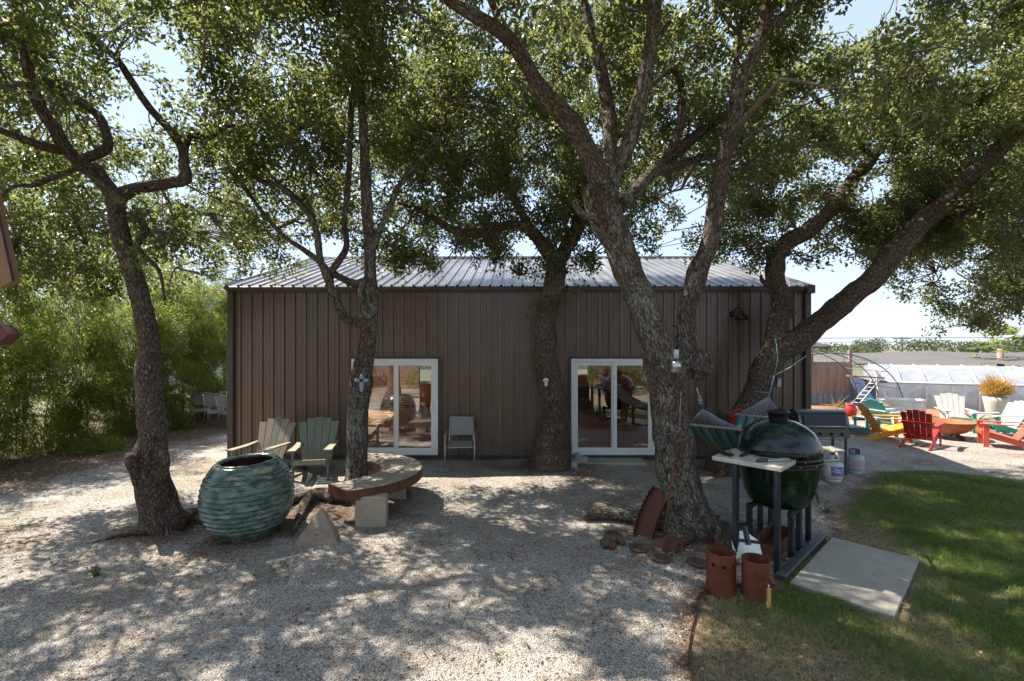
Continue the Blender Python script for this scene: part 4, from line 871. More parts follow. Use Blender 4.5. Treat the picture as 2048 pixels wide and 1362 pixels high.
# ------------------------------------------------------------------ curved bench
M['rust'] = plain('rusted_steel', (.13, .052, .032), .75, .2, var=.35, scale=7, bumps=.3, bscale=50, dirt=((.07, .03, .02), .58))
M['benchtop'] = plain('worn_wood_top', (.31, .26, .20), .6, var=.35, scale=6, bumps=.15, bscale=40)
M['limestone'] = plain('limestone_block', (.38, .315, .23), .9, var=.15, scale=6, bumps=.5, bscale=45)
bc = (-2.5, 7.2); t = thing('curved_bench', 'half-round bench with rusty steel rim curving around the slender oak', 'bench', (bc[0], bc[1], 0))
def ringsec(mb, r0, r1, a0, a1, z0, z1, n=48, mi=0):
    V = []
    for i in range(n + 1):
        for r, z in ((r0, z0), (r1, z0), (r1, z1), (r0, z1)):
            k = (1.12 - r) / .62; a = a0 - radians(19) * k + (a1 - a0 + radians(19) * k) * i / n; q = r + .23 * max(0, 1 - i / n * 3.2) ** 2 * k
            V.append((q * cos(a), q * sin(a), z))
    Fs = [(i * 4 + k, i * 4 + (k + 1) % 4, i * 4 + 4 + (k + 1) % 4, i * 4 + 4 + k) for i in range(n) for k in range(4)] + [(0, 1, 2, 3), (n * 4 + 3, n * 4 + 2, n * 4 + 1, n * 4)]
    mb.add(V, Fs, mi)
A0, A1 = radians(-71), radians(92)
mb = MB(); ringsec(mb, .51, 1.11, A0 + .004, A1 - .004, .40, .508); mb.build('seat', M['benchtop'], t)
mb = MB(); ringsec(mb, 1.112, 1.12, A0, A1, .375, .512); ringsec(mb, .50, .508, A0, A1, .375, .512)
for e0, e1 in (((1.12 * cos(A0), 1.12 * sin(A0)), (0, -.73)), ((1.12 * cos(A1), 1.12 * sin(A1)), (.50 * cos(A1), .50 * sin(A1)))):
    c_ = ((e0[0] + e1[0]) / 2, (e0[1] + e1[1]) / 2); L_ = sqrt((e0[0] - e1[0]) ** 2 + (e0[1] - e1[1]) ** 2); mb.box((c_[0], c_[1], .4435), (L_, .009, .137), rz=atan2(e0[1] - e1[1], e0[0] - e1[0]))
mb.build('rim', M['rust'], t)
for lx, ly, w_, rz in ((-1.83 - bc[0], 7.38 - bc[1], .36, .2), (-1.86 - bc[0], 6.30 - bc[1], .40, .05)):
    mb = MB(); mb.box((lx, ly, .19), (w_, .17, .44), rz=rz, bev=.012); mb.build('leg', M['limestone'], t)
x, y = gd(812, 998); t = thing('iron_block', 'small rusty iron block on the gravel beside the rear bench leg', 'block', (x, y, Hf(x, y)))
mb = MB(); mb.box((0, 0, .05), (.13, .12, .10), rz=.3, bev=.01); mb.box((-.01, 0, .115), (.06, .12, .035), rz=.3, bev=.008); mb.build('body', M['rust'], t)

# ------------------------------------------------------------------ adirondack chairs
def paint(name, c, wear=None, rough=.45):
    if wear is None: wear = (tuple(min(.8, q * .55 + .16) for q in c), .60)
    return plain(name, c, rough, var=.18, scale=9, bumps=.35, bscale=50, streak=(3, 3, .6), dirt=wear)
def adirondack(label, x, y, rz, mats, nslat=5, fan=.10, group='wooden chairs around the fire pit', tilt=28, backh=.80, name='adirondack_chair'):
    """seat faces -Y before turning; mats: back, seat, frame, arm"""
    mbk, mst, mfr, mar = mats
    t = thing(name, label, 'chair', (x, y, Hf(x, y)), rz, group)
    T = radians(tilt); sl_ = radians(14)
    w_ = .50
    for k in range(nslat):
        u = (k - (nslat - 1) / 2) / nslat; sw = w_ / nslat - .008; hh = backh * (1 - .16 * (2 * u) ** 2)
        x0 = u * w_; x1 = u * (w_ + fan * 2)
        mb = MB(); n0 = (0, .20, .19); up = (0, sin(T), cos(T)); wd1 = (w_ + fan * 2) / nslat - .008
        V = []
        for (s_, xx, ww) in ((0, x0, sw), (hh, x1, wd1)):
            for dx, dn in ((-.5, 0), (.5, 0), (.5, 1), (-.5, 1)):
                V.append((xx + dx * ww, n0[1] + up[1] * s_ + dn * .02 * cos(T), n0[2] + up[2] * s_ - dn * .02 * sin(T)))
        mb.add(V, [(3, 2, 1, 0), (4, 5, 6, 7), (0, 1, 5, 4), (1, 2, 6, 5), (2, 3, 7, 6), (3, 0, 4, 7)]); mb.build('back_slat', mbk[k % len(mbk)], t)
    mb = MB()
    for s_ in (.10, .45):
        mb.box((0, .20 + sin(T) * s_ + .034, .19 + cos(T) * s_ - .014), (.54 + fan * s_, .025, .06), rx=-T)
    mb.build('back_rail', mfr, t)
    mb = MB()
    for k in range(6):
        yy = -.36 + k * .098; zz = .36 - (yy + .36) * math.tan(sl_) * 1.15
        mb.box((0, yy, zz), (.53, .088, .02), rx=-sl_ * 1.1, bev=.003)
    mb.box((0, -.415, .335), (.53, .02, .09), bev=.003)
    mb.build('seat', mst, t)
    for s_ in (-1, 1):
        mb = MB(); V = []
        for xx in (s_ * .262 - .012, s_ * .262 + .012):
            V += [(xx, -.42, .25), (xx, -.42, .345), (xx, .22, .20), (xx, .62, .03), (xx, .62, 0), (xx, .45, 0), (xx, .15, .09)]
        n = 7; mb.add(V, [tuple(range(7))[::-1], tuple(range(7, 14))] + [(i, (i + 1) % n, (i + 1) % n + n, i + n) for i in range(n)]); mb.build('stringer', mfr, t)
        mb = MB(); mb.box((s_ * .290, -.34, .265), (.026, .10, .53), bev=.003); mb.build('leg', mfr, t)
        mb = MB(); mb.prism([(s_ * .30 - .07, -.44), (s_ * .30 + .07, -.44), (s_ * .30 + .07, -.05), (s_ * .30 + .045 * s_ + .03, .40), (s_ * .30 + .045 * s_ - .03, .40), (s_ * .30 - .05, -.05)], .532, .555); mb.build('armrest', mar, t)
    return t
wood_g = plain('weathered_green_wood', (.16, .20, .155), .85, var=.3, scale=7, bumps=.6, bscale=30, streak=(4, 4, .5), dirt=((.22, .17, .13), .48))
wood_b = plain('bare_weathered_wood', (.27, .215, .165), .85, var=.3, scale=7, bumps=.6, bscale=30, streak=(4, 4, .5), dirt=((.13, .16, .12), .55))
wood_l = plain('greenish_bare_wood', (.25, .235, .17), .85, var=.25, scale=6, bumps=.5, bscale=30)
G2 = 'weathered chairs by the building wall'
adirondack('weathered wooden chair with fanned peeling green slats partly hidden by the glazed pot', -4.62, 8.75, radians(-8), ([wood_b, wood_b, wood_g], wood_l, wood_l, wood_l), 5, .14, G2, 22, .86)
adirondack('weathered green chair with fanned back beside the slender oak', -3.62, 8.70, radians(12), ([wood_g], wood_l, wood_g, wood_l), 5, .12, G2, 20, .86)
def fp(px, y): return ((px - 1024) * y / F, y)
red = paint('dark_red_chair_paint', (.34, .022, .018)); yel = paint('orange_chair_paint', (.78, .36, .035)); teal = paint('teal_chair_paint', (.03, .36, .36)); wht = paint('white_chair_paint', (.58, .58, .55), ((.55, .55, .5), .62))
grn = paint('green_chair_paint', (.02, .30, .20)); mint = paint('pale_mint_paint', (.46, .57, .51)); cor = paint('coral_chair_paint', (.62, .11, .06))
x, y = fp(1842, 11.3); adirondack('dark red slatted chair seen from behind at the fire pit', x, y, radians(128), ([red], red, red, red), 5, .04, tilt=22, backh=.78)
x, y = fp(1775, 12.1); adirondack('orange-yellow chair facing right toward the fire pit', x, y, radians(78), ([yel], yel, yel, yel), 5, .03, tilt=30, backh=.82)
x, y = fp(1782, 13.5); adirondack('teal slatted chair behind the orange-yellow chair', x, y, radians(100), ([teal], mint, mint, mint), 5, .05, tilt=33, backh=.85)
x, y = fp(1912, 13.6); adirondack('white slatted chair behind the rusty fire bowl', x, y, radians(-26), ([wht], wht, mint, wht), 5, .10, tilt=22, backh=.85)
x, y = fp(1996, 12.6); adirondack('white-backed chair with green frame right of the fire bowl', x, y, radians(-88), ([mint], grn, grn, mint), 5, .05, tilt=33, backh=.85)
x, y = fp(2006, 11.2); adirondack('coral-red chair at the right edge reclining away from the fire bowl', x, y, radians(-124), ([cor], cor, cor, cor), 5, .05, tilt=32, backh=.85)
# side table
x, y = fp(1734, 12.9); t = thing('side_table', 'small pale teal side table left of the orange-yellow chair', 'table', (x, y, Hf(x, y)), radians(15))
mb = MB()
for k in range(5): mb.box((-.2 + k * .1, 0, .44), (.09, .42, .02), bev=.003)
mb.build('tabletop', mint, t)
for a in (-1, 1):
    for b_ in (-1, 1):
        mb = MB(); mb.box((a * .2, b_ * .17, .215), (.035, .06, .43), bev=.003); mb.build('leg', paint('teal_leg', (.10, .42, .38)) if (a, b_) == (-1, -1) else bpy.data.materials['teal_leg'], t)
# fire bowl
x, y = fp(1893, 12.35); t = thing('fire_bowl', 'rusty steel fire bowl on short legs among the coloured chairs', 'fire pit', (x, y, Hf(x, y)))
M['rust_o'] = plain('orange_rust', (.34, .13, .055), .75, .2, var=.3, scale=5, bumps=.2)
mb = MB(); mb.lathe([(0, .10), (.2, .115), (.38, .19), (.50, .30), (.56, .44), (.575, .44), (.575, .455), (.54, .455), (.48, .31), (.36, .215), (.2, .15), (0, .14)], 40); mb.build('bowl', M['rust_o'], t)
for k in range(3):
    a = k * 2.09 + .6; mb = MB(); mb.box((.36 * cos(a), .36 * sin(a), .09), (.22, .05, .10), rz=a, ry=radians(20), bev=.006); mb.build('leg', M['rust'], t)

# ------------------------------------------------------------------ sling chairs
M['alu'] = plain('beige_alu', (.42, .40, .36), .4, .6, var=.08); M['sling'] = plain('grey_sling', (.26, .255, .235), .8, var=.1, bumps=.2, bscale=200)
def sling_chair(label, x, y, rz, group):
    t = thing('patio_chair', label, 'chair', (x, y, Hf(x, y)), rz, group)
    mb = MB(); mb.grid(lambda u, v: (-.23 + .46 * u, .20 + .11 * v, .56 + .34 * v - .0), 6, 6); mb.grid(lambda u, v: (-.23 + .46 * u, .205 + .11 * v, .56 + .34 * v), 6, 6); mb.build('backrest', M['sling'], t)
    mb = MB(); mb.box((0, -.02, .42), (.46, .44, .012), rx=radians(4)); mb.build('seat', M['sling'], t)
    mb = MB(); mb.tube([(-.24, -.25, .40), (.24, -.25, .40)], .014, 8); mb.tube([(-.24, .20, .41), (.24, .20, .41)], .014, 8); 
    mt = MB(); mt.tube([(-.24, .315, .91), (.24, .315, .91)], .014, 8); mt.build('back_frame', M['alu'], t)
    for s_ in (-1, 1): mb.tube([(s_ * .24, -.25, .40), (s_ * .24, .18, .41)], .012, 8)
    mb.build('seat_frame', M['alu'], t)
    for s_ in (-1, 1):
        mb = MB(); mb.tube([(s_ * .245, .32, .92), (s_ * .245, .19, .50), (s_ * .245, .18, .40), (s_ * .245, .26, 0)], .013, 8); mb.build('leg', M['alu'], t)
        mb = MB(); mb.tube([(s_ * .29, -.27, 0), (s_ * .29, -.25, .62)], .013, 8); mb.build('leg', M['alu'], t)
        mb = MB(); mb.box((s_ * .285, -.02, .635), (.04, .52, .018), bev=.004); mb.build('armrest', M['alu'], t)
    return t
s0 = sling_chair('grey sling chair standing against the brown wall right of the left glass door', -1.03, 9.55, radians(2), None)
GC = 'pale patio chairs under the bamboo'
for px, Z, rz, lb in ((400, 14.6, 30, 'pale patio chair half hidden in the bamboo, leftmost of the row'), (432, 14.2, 50, 'pale patio chair in the middle of the row under the bamboo'), (462, 14.0, 80, 'pale patio chair nearest the building corner under the bamboo')):
    x, y = fp(px, Z); r = dup(s0, (x, y, Hf(x, y)), radians(rz), lb); r['group'] = GC

# ------------------------------------------------------------------ grill stand and kamado grill
A_ = Vector((2.77, 4.96)); U_ = Vector((.725, .688)); V_ = Vector((-.688, .725)); AZ = atan2(U_.y, U_.x); GZ = Hf(3.1, 5.5)
def uv(a, b, z=0.0): p = A_ + U_ * a + V_ * b; return (p.x, p.y, z)
M['steel'] = plain('dark_blue_steel', (.030, .036, .050), .42, .5, var=.3, scale=6, bumps=.08)
M['steel2'] = plain('worn_grey_steel', (.085, .09, .10), .5, .5, var=.3, scale=4, bumps=.1, dirt=((.14, .08, .05), .6))
t = thing('grill_stand', 'dark blue steel stand of square posts carrying the green egg-shaped grill', 'stand', (A_.x, A_.y, 0)); SO = (A_.x, A_.y, 0)
for a, b, h in ((0, 0, 1.075), (0, .42, 1.075), (.52, .02, .52), (.80, .02, .52), (1.17, .02, .58), (.45, .44, .52), (.80, .44, .52), (1.17, .44, .58)):
    mb = MB(); c = uv(a, b, h / 2 + .02); mb.box(c, (.075, .05, h), rz=AZ, bev=.004); mb.build('post', M['steel'], t, SO)
for b in (-.02, .44):
    mb = MB(); mb.box(uv(.62, b - .05 if b < 0 else b + .06, .03), (1.50, .10, .085), rz=AZ, bev=.006); mb.build('base_beam', M['steel2'], t, SO)
for b in (.02, .44):
    mb = MB(); mb.box(uv(.85, b, .50), (.8, .045, .05), rz=AZ, bev=.004); mb.build('top_rail', M['steel'], t, SO)
mb = MB(); mb.box(uv(.35, .22, .03), (.05, .38, .06), rz=AZ, bev=.004); mb.build('cross_member', M['steel2'], t, SO)
M['marble'] = plain('pale_marble', (.55, .51, .44), .25, var=.12, scale=8, bumps=.03, dirt=((.40, .34, .27), .6))
sh = thing('grill_shelf', 'white stone slab shelf at the left side of the egg-shaped grill', 'shelf', uv(.0, .33, 1.085), AZ)
mb = MB(); mb.box((.27, -.02, .025), (.62, .72, .048), bev=.006); mb.build('slab', M['marble'], sh)
kc = A_ + U_ * .80 + V_ * .24; k = thing('kamado_grill', 'large dark green egg-shaped ceramic grill with glossy domed lid', 'grill', (kc.x, kc.y, 0))
def glaze(name, c, c2):
    m, n, l, b = NM(name); tc = n.new('ShaderNodeTexCoord'); a = noise_t(n, l, tc.outputs['Object'], 60, 3, .6); r = ramp(n, [(.35, c), (.65, c2)]); l.new(a.outputs[0], r.inputs[0]); l.new(r.outputs[0], b.inputs['Base Color'])
    dn = noise_t(n, l, tc.outputs['Object'], 5, 6, .7); dr = ramp(n, [(.42, (.10,) * 3), (.68, (.36,) * 3)]); l.new(dn.outputs[0], dr.inputs[0]); l.new(dr.outputs[0], b.inputs['Roughness']); spec(b, .5)
    vo = n.new('ShaderNodeTexVoronoi'); vo.inputs['Scale'].default_value = 40; l.new(tc.outputs['Object'], vo.inputs['Vector']); bump(n, l, b, vo.outputs['Distance'], .12, .008); return m
M['egg'] = glaze('egg_green_glaze', (.003, .010, .006), (.008, .028, .012)); M['egg2'] = glaze('egg_lid_glaze', (.004, .010, .010), (.010, .022, .018))
mb = MB(); mb.lathe([(0, .50), (.24, .505), (.30, .53), (.345, .60), (.385, .72), (.415, .88), (.435, 1.0), (.44, 1.055), (.42, 1.06), (.40, 1.04)], 64); mb.build('base', M['egg'], k)
mb = MB(); mb.lathe([(.44, 1.105), (.455, 1.12), (.452, 1.20), (.425, 1.29), (.37, 1.375), (.29, 1.445), (.20, 1.49), (.13, 1.51), (.10, 1.52), (0, 1.52)], 64); lid = mb.build('lid', M['egg2'], k)
mb = MB(); mb.lathe([(.445, 1.035), (.462, 1.035), (.466, 1.07), (.445, 1.075)], 64); mb.lathe([(.445, 1.082), (.466, 1.082), (.470, 1.125), (.458, 1.128)], 64); mb.build('band', M['dkmetal'], k)
mb = MB(); mb.lathe([(.442, 1.055), (.446, 1.10)], 48); mb.build('gasket', M['black'], k)
mb = MB(); mb.lathe([(.105, 1.50), (.105, 1.585), (.125, 1.59), (.125, 1.61), (.08, 1.632), (.03, 1.64), (0, 1.645)], 32); mb.box((.03, -.04, 1.65), (.10, .025, .02), rz=.6, bev=.004); mb.build('chimney_cap', M['dkmetal'], k)
# handle in front (towards the shelf), hinge bars at the sides
hd = -U_ * .62 + V_ * .0
fa = atan2(-U_.y, -U_.x) + radians(22)
mb = MB(); P = [Vector((cos(fa + s_ * .42) * r, sin(fa + s_ * .42) * r, z)) for s_, r, z in ((-1, .45, 1.15), (-1, .56, 1.20), (-.6, .60, 1.205), (0, .62, 1.205), (.6, .60, 1.205), (1, .56, 1.20), (1, .45, 1.15))]; mb.tube(P, .02, 8)
mb.build('handle', M['black'], k)
M['wood_h'] = plain('grey_wood_handle', (.28, .25, .21), .7, var=.25, scale=9, streak=(4, 4, 4))
for sg in (1,):
    ra = radians(-12); mb = MB(); mb.tube([(.44 * cos(ra - .6), .44 * sin(ra - .6), 1.09), (.60 * cos(ra - .35), .60 * sin(ra - .35), 1.10), (.66, -.05, 1.14), (.66, .12, 1.14), (.45, .2, 1.10)], .014, 8); mb.build('hinge_bar', M['alu'], k)
    mb = MB(); mb.box((.67, .02, 1.145), (.13, .24, .035), bev=.008); mb.build('side_handle', M['wood_h'], k)
mb = MB(); a = radians(-35); r = .40; mb.box((r * cos(a), r * sin(a), .66), (.03, .16, .12), rz=a, ry=radians(-14), bev=.005); mb.build('draft_door', M['steel2'], k)
mb = MB()
for q in range(14):
    a = q * 2 * pi / 14 + .2; mb.ball((.468 * cos(a), .468 * sin(a), 1.052), .008, 8, 6); mb.ball((.472 * cos(a + .1), .472 * sin(a + .1), 1.104), .008, 8, 6)
mb.build('bolts', M['alu'], k)
for s_ in (-1, 1):
    a = radians(48) + s_ * .22; mb = MB(); mb.tube([(.45 * cos(a), .45 * sin(a), 1.0), (.54 * cos(a), .54 * sin(a), 1.03), (.54 * cos(a), .54 * sin(a), 1.15), (.45 * cos(a), .45 * sin(a), 1.17)], .012, 6); mb.build('hinge', M['dkmetal'], k)
# tools on the shelf
M['chrome'] = plain('brushed_steel', (.55, .55, .55), .3, .9, var=.1)
z = 1.138
t = thing('spatula', 'black-handled steel spatula lying across the pale shelf', 'utensil', uv(.14, .42, z), AZ + .1)
mb = MB(); mb.tube([(.0, 0, .016), (.30, -.04, .016)], .016, 8); mb.build('grip', M['black'], t); mb = MB(); mb.tube([(.30, -.04, .016), (.52, -.07, .014)], .006, 6); mb.box((.57, -.075, .006), (.12, .09, .004)); mb.build('blade', M['chrome'], t)
t = thing('tongs', 'steel tongs lying near the front edge of the pale shelf', 'utensil', uv(.02, .20, z), AZ - .5)
for s_ in (-1, 1):
    mb = MB(); mb.box((.20, s_ * .012, .012), (.40, .014, .02), rz=s_ * .05, bev=.002); mb.build('arm', M['chrome'], t)
mb = MB(); mb.tube([(0, 0, .014), (.12, 0, .014)], .02, 8); mb.build('grip', M['steel2'], t)
t = thing('grill_brush', 'black brush with curved wire at the left end of the pale shelf', 'utensil', uv(.10, .56, z), AZ + 1.2)
mb = MB(); mb.box((0, 0, .02), (.16, .05, .03), bev=.006); mb.build('head', M['black'], t); mb = MB(); mb.tube([(-.08, 0, .03), (-.03, 0, .07), (.06, 0, .07), (.10, 0, .02)], .005, 6); mb.build('wire_handle', M['black'], t)
# rusty trough under the grill
t = thing('rusty_trough', 'low rusty steel trough on the ground under the egg-shaped grill', 'trough', uv(.62, .24, Hf(3, 5.5)), AZ)
mb = MB()
for yy in (-.13, .13): mb.box((0, yy, .08), (.74, .008, .16))
for xx in (-.37, .37): mb.box((xx, 0, .08), (.008, .252, .16))
mb.box((0, 0, .012), (.73, .25, .01)); mb.build('body', M['rust'], t)

# ------------------------------------------------------------------ gas grill and propane tanks
gx, gy = fp(1635, 8.9); t = thing('gas_grill', 'stainless gas grill with open black hood standing behind the egg-shaped grill', 'grill', (gx, gy, Hf(gx, gy)), radians(-6))
M['gsteel'] = plain('grill_steel', (.16, .16, .155), .35, .8, var=.12, streak=(.5, 3, 5))
mb = MB(); mb.box((0, 0, .80), (.84, .50, .16), bev=.012); mb.build('firebox', M['gsteel'], t)
mb = MB()
n = 16; V = []
for xx in (-.43, .43):
    for i in range(n + 1):
        a = pi * .96 * i / n; V.append((xx, -.26 * cos(a) * .98 + .02, .88 + .31 * sin(a) ** .75))
mb.add(V, [(i, i + n + 1, i + n + 2, i + 1) for i in range(n)] + [tuple(range(n + 1)), tuple(range(n + 1, 2 * n + 2))[::-1]], 0, False); ho = mb.build('hood', M['gsteel'], t)
mb = MB(); mb.box((0, -.245, 1.03), (.74, .03, .24), rx=radians(-14), bev=.01); mb.build('hood_window', plain('black_gloss', (.008, .008, .010), .15), ho)
mb = MB(); mb.tube([(-.32, -.245, .90), (-.32, -.31, .92), (.32, -.31, .92), (.32, -.245, .90)], .014, 8); mb.build('handle', M['chrome'], ho)
mb = MB(); mb.box((0, -.262, .78), (.84, .03, .13), bev=.004); cpn = mb.build('control_panel', M['gsteel'], t)
for xx in (-.28, -.1, .1, .28):
    mb = MB(); mb.lathe([(0, 0), (.026, 0), (.022, .03), (0, .032)], 16); o = mb.build('knob', M['black'], cpn); o.location = (xx, -.277, .78); o.rotation_euler = (pi / 2, 0, 0)
mb = MB(); mb.box((.60, .0, .86), (.34, .46, .05), bev=.008); mb.build('side_shelf', M['steel2'], t); mb = MB(); mb.box((.60, -.235, .835), (.34, .03, .13), bev=.006); mb.build('shelf_apron', M['steel2'], t)
mb = MB(); mb.box((-.60, .0, .86), (.34, .46, .05), bev=.008); mb.build('side_shelf', M['steel2'], t)
for a in (-1, 1):
    for b_ in (-1, 1):
        mb = MB(); mb.box((a * .38, b_ * .21, .37), (.035, .035, .70), bev=.003); mb.build('leg', M['steel2'], t)
mb = MB(); mb.box((0, 0, .16), (.80, .46, .025)); mb.build('bottom_shelf', M['steel2'], t)
mb = MB()
for k_ in range(9): mb.tube([(-.38 + k_ * .095, -.22, .66), (-.38 + k_ * .095, .2, .62)], .005, 5)
mb.build('drip_rack', M['chrome'], t)
def tank(label, px, Z, tone, labelm):
    x, y = fp(px, Z); t = thing('propane_tank', label, 'propane tank', (x, y, Hf(x, y)), 0, 'propane tanks by the gas grill')
    mt = plain('tank_paint_' + str(px), tone, .4, var=.08, scale=4)
    mb = MB(); mb.lathe([(0, .03), (.10, .035), (.145, .07), (.153, .12), (.153, .27), (.14, .32), (.10, .345), (.05, .355), (0, .357)], 32); b_ = mb.build('body', mt, t)
    mb = MB(); mb.lathe([(.11, 0), (.12, 0), (.12, .05), (.11, .05)], 28); mb.build('foot_ring', mt, t)
    mb = MB(); mb.lathe([(.085, .335), (.095, .335), (.095, .45), (.085, .45)], 28, a0=radians(-60), a1=radians(240)); mb.build('collar', mt, t)
    mb = MB(); mb.tube([(0, 0, .35), (0, 0, .42)], .02, 10); mb.tube([(-.03, 0, .43), (.03, 0, .43)], .022, 10); mb.build('valve', M['rust'] if px > 1690 else M['chrome'], t)
    if labelm:
        a0, a1 = radians(-135), radians(-55); r = .1545
        mb = MB(); mb.lathe([(r, .15), (r, .28)], 16, a0=a0, a1=a1); lb = mb.build('label', plain('blue_label', (.06, .17, .45), .4, var=.05), b_)
        mb = MB(); mb.lathe([(r, .12), (r, .148)], 16, a0=a0, a1=a1); mb.build('label_band', plain('red_label', (.45, .08, .08), .4), b_)
        mb = MB()
        for zz, q0, q1 in ((.25, .1, .45), (.235, .3, .8), (.215, .15, .9), (.195, .1, .7), (.18, .3, .85)):
            mb.lathe([(r + .001, zz - .004), (r + .001, zz + .004)], 8, a0=a0 + (a1 - a0) * q0, a1=a0 + (a1 - a0) * q1)
        mb.build('label_print', M['white'], b_)
    else:
        a0, a1 = radians(-140), radians(-60); r = .1545; mb = MB(); mb.lathe([(r, .13), (r, .25)], 16, a0=a0, a1=a1); mb.build('label', plain('faded_label', (.50, .34, .34), .5, var=.25, scale=20), b_)
tank('white propane tank with a blue and red label below the gas grill', 1666, 8.35, (.55, .55, .54), True)
tank('grey propane tank with a faded reddish label right of the blue-labelled one', 1709, 8.9, (.42, .44, .48), False)

# ------------------------------------------------------------------ rusty things near the stand
def can(label, px, py, r, h, holes, hand):
    x, y = gd(px, py, .0); t = thing('charcoal_chimney', label, 'fire can', (x, y, Hf(x, y) - .01), 0, 'rusty charcoal cans at the lawn corner')
    mb = MB(); S_ = 60; rows = 24; V = []
    for rr in (r, r - .004):
        for j in range(rows + 1):
            for k_ in range(S_):
                a = 2 * pi * k_ / S_; q = rr * (1 + .008 * sin(3 * a + 1)); V.append((q * cos(a), q * sin(a), h * j / rows))
    nn = (rows + 1) * S_
    def hole(j, k_): return holes and j in (17, 18) and (k_ % 7) in (0, 1)
    Fs = []
    for j in range(rows):
        for k_ in range(S_):
            if hole(j, k_): continue
            k2 = (k_ + 1) % S_; a, b_, c, d = j * S_ + k_, j * S_ + k2, (j + 1) * S_ + k2, (j + 1) * S_ + k_
            Fs.append((a, b_, c, d)); Fs.append((d + nn, c + nn, b_ + nn, a + nn))
    Fs += [(rows * S_ + k_, rows * S_ + (k_ + 1) % S_, rows * S_ + (k_ + 1) % S_ + nn, rows * S_ + k_ + nn) for k_ in range(S_)]
    mb.add(V, Fs, 0, False); mb.build('body', M['rust2'], t)
    mb = MB(); mb.lathe([(r + .001, h - .012), (r + .004, h - .006), (r + .003, h + .003), (r - .005, h + .003)], S_); mb.build('rim', M['rust2'], t)
    if hand:
        mb = MB(); mb.add([(x_, -r - .006 - dd, z_) for x_, z_, dd in ((-.055, .06, 0), (.075, .06, 0), (.075, .24, 0), (-.055, .24, 0))] + [(x_, -r + .02, z_) for x_, z_ in ((-.055, .06), (.075, .06), (.075, .24), (-.055, .24))], [(0, 1, 2, 3), (0, 4, 5, 1), (1, 5, 6, 2), (2, 6, 7, 3), (3, 7, 4, 0)]); hp = mb.build('heat_shield', M['rust2'], t)
        mb = MB(); mb.tube([(.015, -r - .01, .235), (.015, -r - .07, .23), (.015, -r - .075, .20)], .006, 6); mb.tube([(.015, -r - .01, .06), (.015, -r - .07, .03)], .006, 6); mb.build('bracket', M['chrome'], t)
        mb = MB(); mb.box((.015, -r - .075, .115), (.032, .030, .19), bev=.008); mb.build('handle', plain('yellow_wood', (.62, .38, .10), .5, var=.15, scale=12), t)
M['rust2'] = plain('charred_rust_tin', (.20, .066, .034), .62, .35, var=.35, scale=5, bumps=.15, bscale=60, dirt=((.10, .04, .03), .6))
can('taller rusty steel can with a row of round holes near its top', 1442, 1182, .135, .40, True, False)
can('rusty charcoal chimney starter with a yellow wooden handle', 1512, 1196, .125, .385, False, True)
x, y = gd(1500, 1128); t = thing('pizza_peel', 'shiny metal peel with dark strap propped behind the two rusty cans', 'peel', (x, y, 0), radians(10))
mb = MB(); poly = [(-.17, .0), (.17, .0), (.17, .22), (.02, .34), (-.04, .34), (-.17, .24)]
V = [(a, -.002 + b_ * .35, b_ * .94) for a, b_ in poly] + [(a, .002 + b_ * .35, b_ * .94) for a, b_ in poly]; n = 6
mb.add(V, [tuple(range(6)), tuple(range(6, 12))[::-1]] + [(i, (i + 1) % n, (i + 1) % n + n, i + n) for i in range(n)]); mb.build('blade', plain('dusty_aluminium', (.50, .53, .45), .3, .85, var=.15, scale=5), t)
mb = MB(); mb.box((0, .070, .225), (.36, .012, .035), ry=radians(10), rx=radians(-20)); mb.build('strap', M['black'], t)
mb = MB(); mb.box((.03, .082, .28), (.04, .014, .20), rx=radians(-20), bev=.003); mb.build('socket', M['steel2'], t)
x, y = gd(1458, 1128); t = thing('frying_pan_handle', 'rusty looped iron skillet handle sticking up behind the taller can', 'skillet', (x, y, 0.03), .3)
mb = MB(); mb.lathe([(0, 0), (.10, 0), (.12, .04), (.115, .04), (.095, .008), (0, .008)], 28); mb.build('pan', M['rust'], t)
mb = MB(); mb.tube([(-.02, .08, .04), (-.06, .10, .14), (-.09, .11, .22), (-.10, .11, .25), (-.075, .11, .26), (-.05, .105, .22), (-.03, .10, .14), (0, .09, .05)], .010, 8); mb.build('handle', M['rust2'], t)
# curved steel channel leaning on the forked oak
t = thing('rusty_channel', 'curved rusty steel channel with slotted web leaning against the forked oak', 'steel channel', (1.55, 5.75, 0)); TO = (1.55, 5.75, 0)
B0 = Vector((*gd(1268, 1078), .0)); B1 = at(1308, 972, 5.95)
ax = (B1 - B0).normalized(); L_ = (B1 - B0).length; wv_ = Vector((.85, -.45, .1)); wv_ = (wv_ - ax * wv_.dot(ax)).normalized(); nv = ax.cross(wv_).normalized()
if nv.y > 0: nv = -nv
def chp(s_, u, d): 
    bow = .035 * sin(pi * s_)
    return B0 + ax * (L_ * s_) - wv_ * bow + wv_ * u + nv * d
mb = MB()
for (u0, d0, u1, d1) in ((0, 0, .23, 0), (0, 0, 0, .07), (.23, 0, .23, .07)):
    nrm2 = .006
    mb.grid(lambda a, b_: tuple(chp(a, u0 + (u1 - u0) * b_, d0 + (d1 - d0) * b_)), 24, 3); mb.grid(lambda a, b_: tuple(chp(a, u0 + (u1 - u0) * b_ + (.006 if u0 == u1 else 0), d0 + (d1 - d0) * b_ - (.006 if d0 == d1 else 0))), 24, 3)
mb.build('web', M['rust'], t, TO)
mb = MB()
for i in range(9): mb.tube([chp(.12 + i * .09, -.012, .01), chp(.17 + i * .09, -.012, .065)], .010, 6)
mb.build('slots', M['rust2'], t, TO)
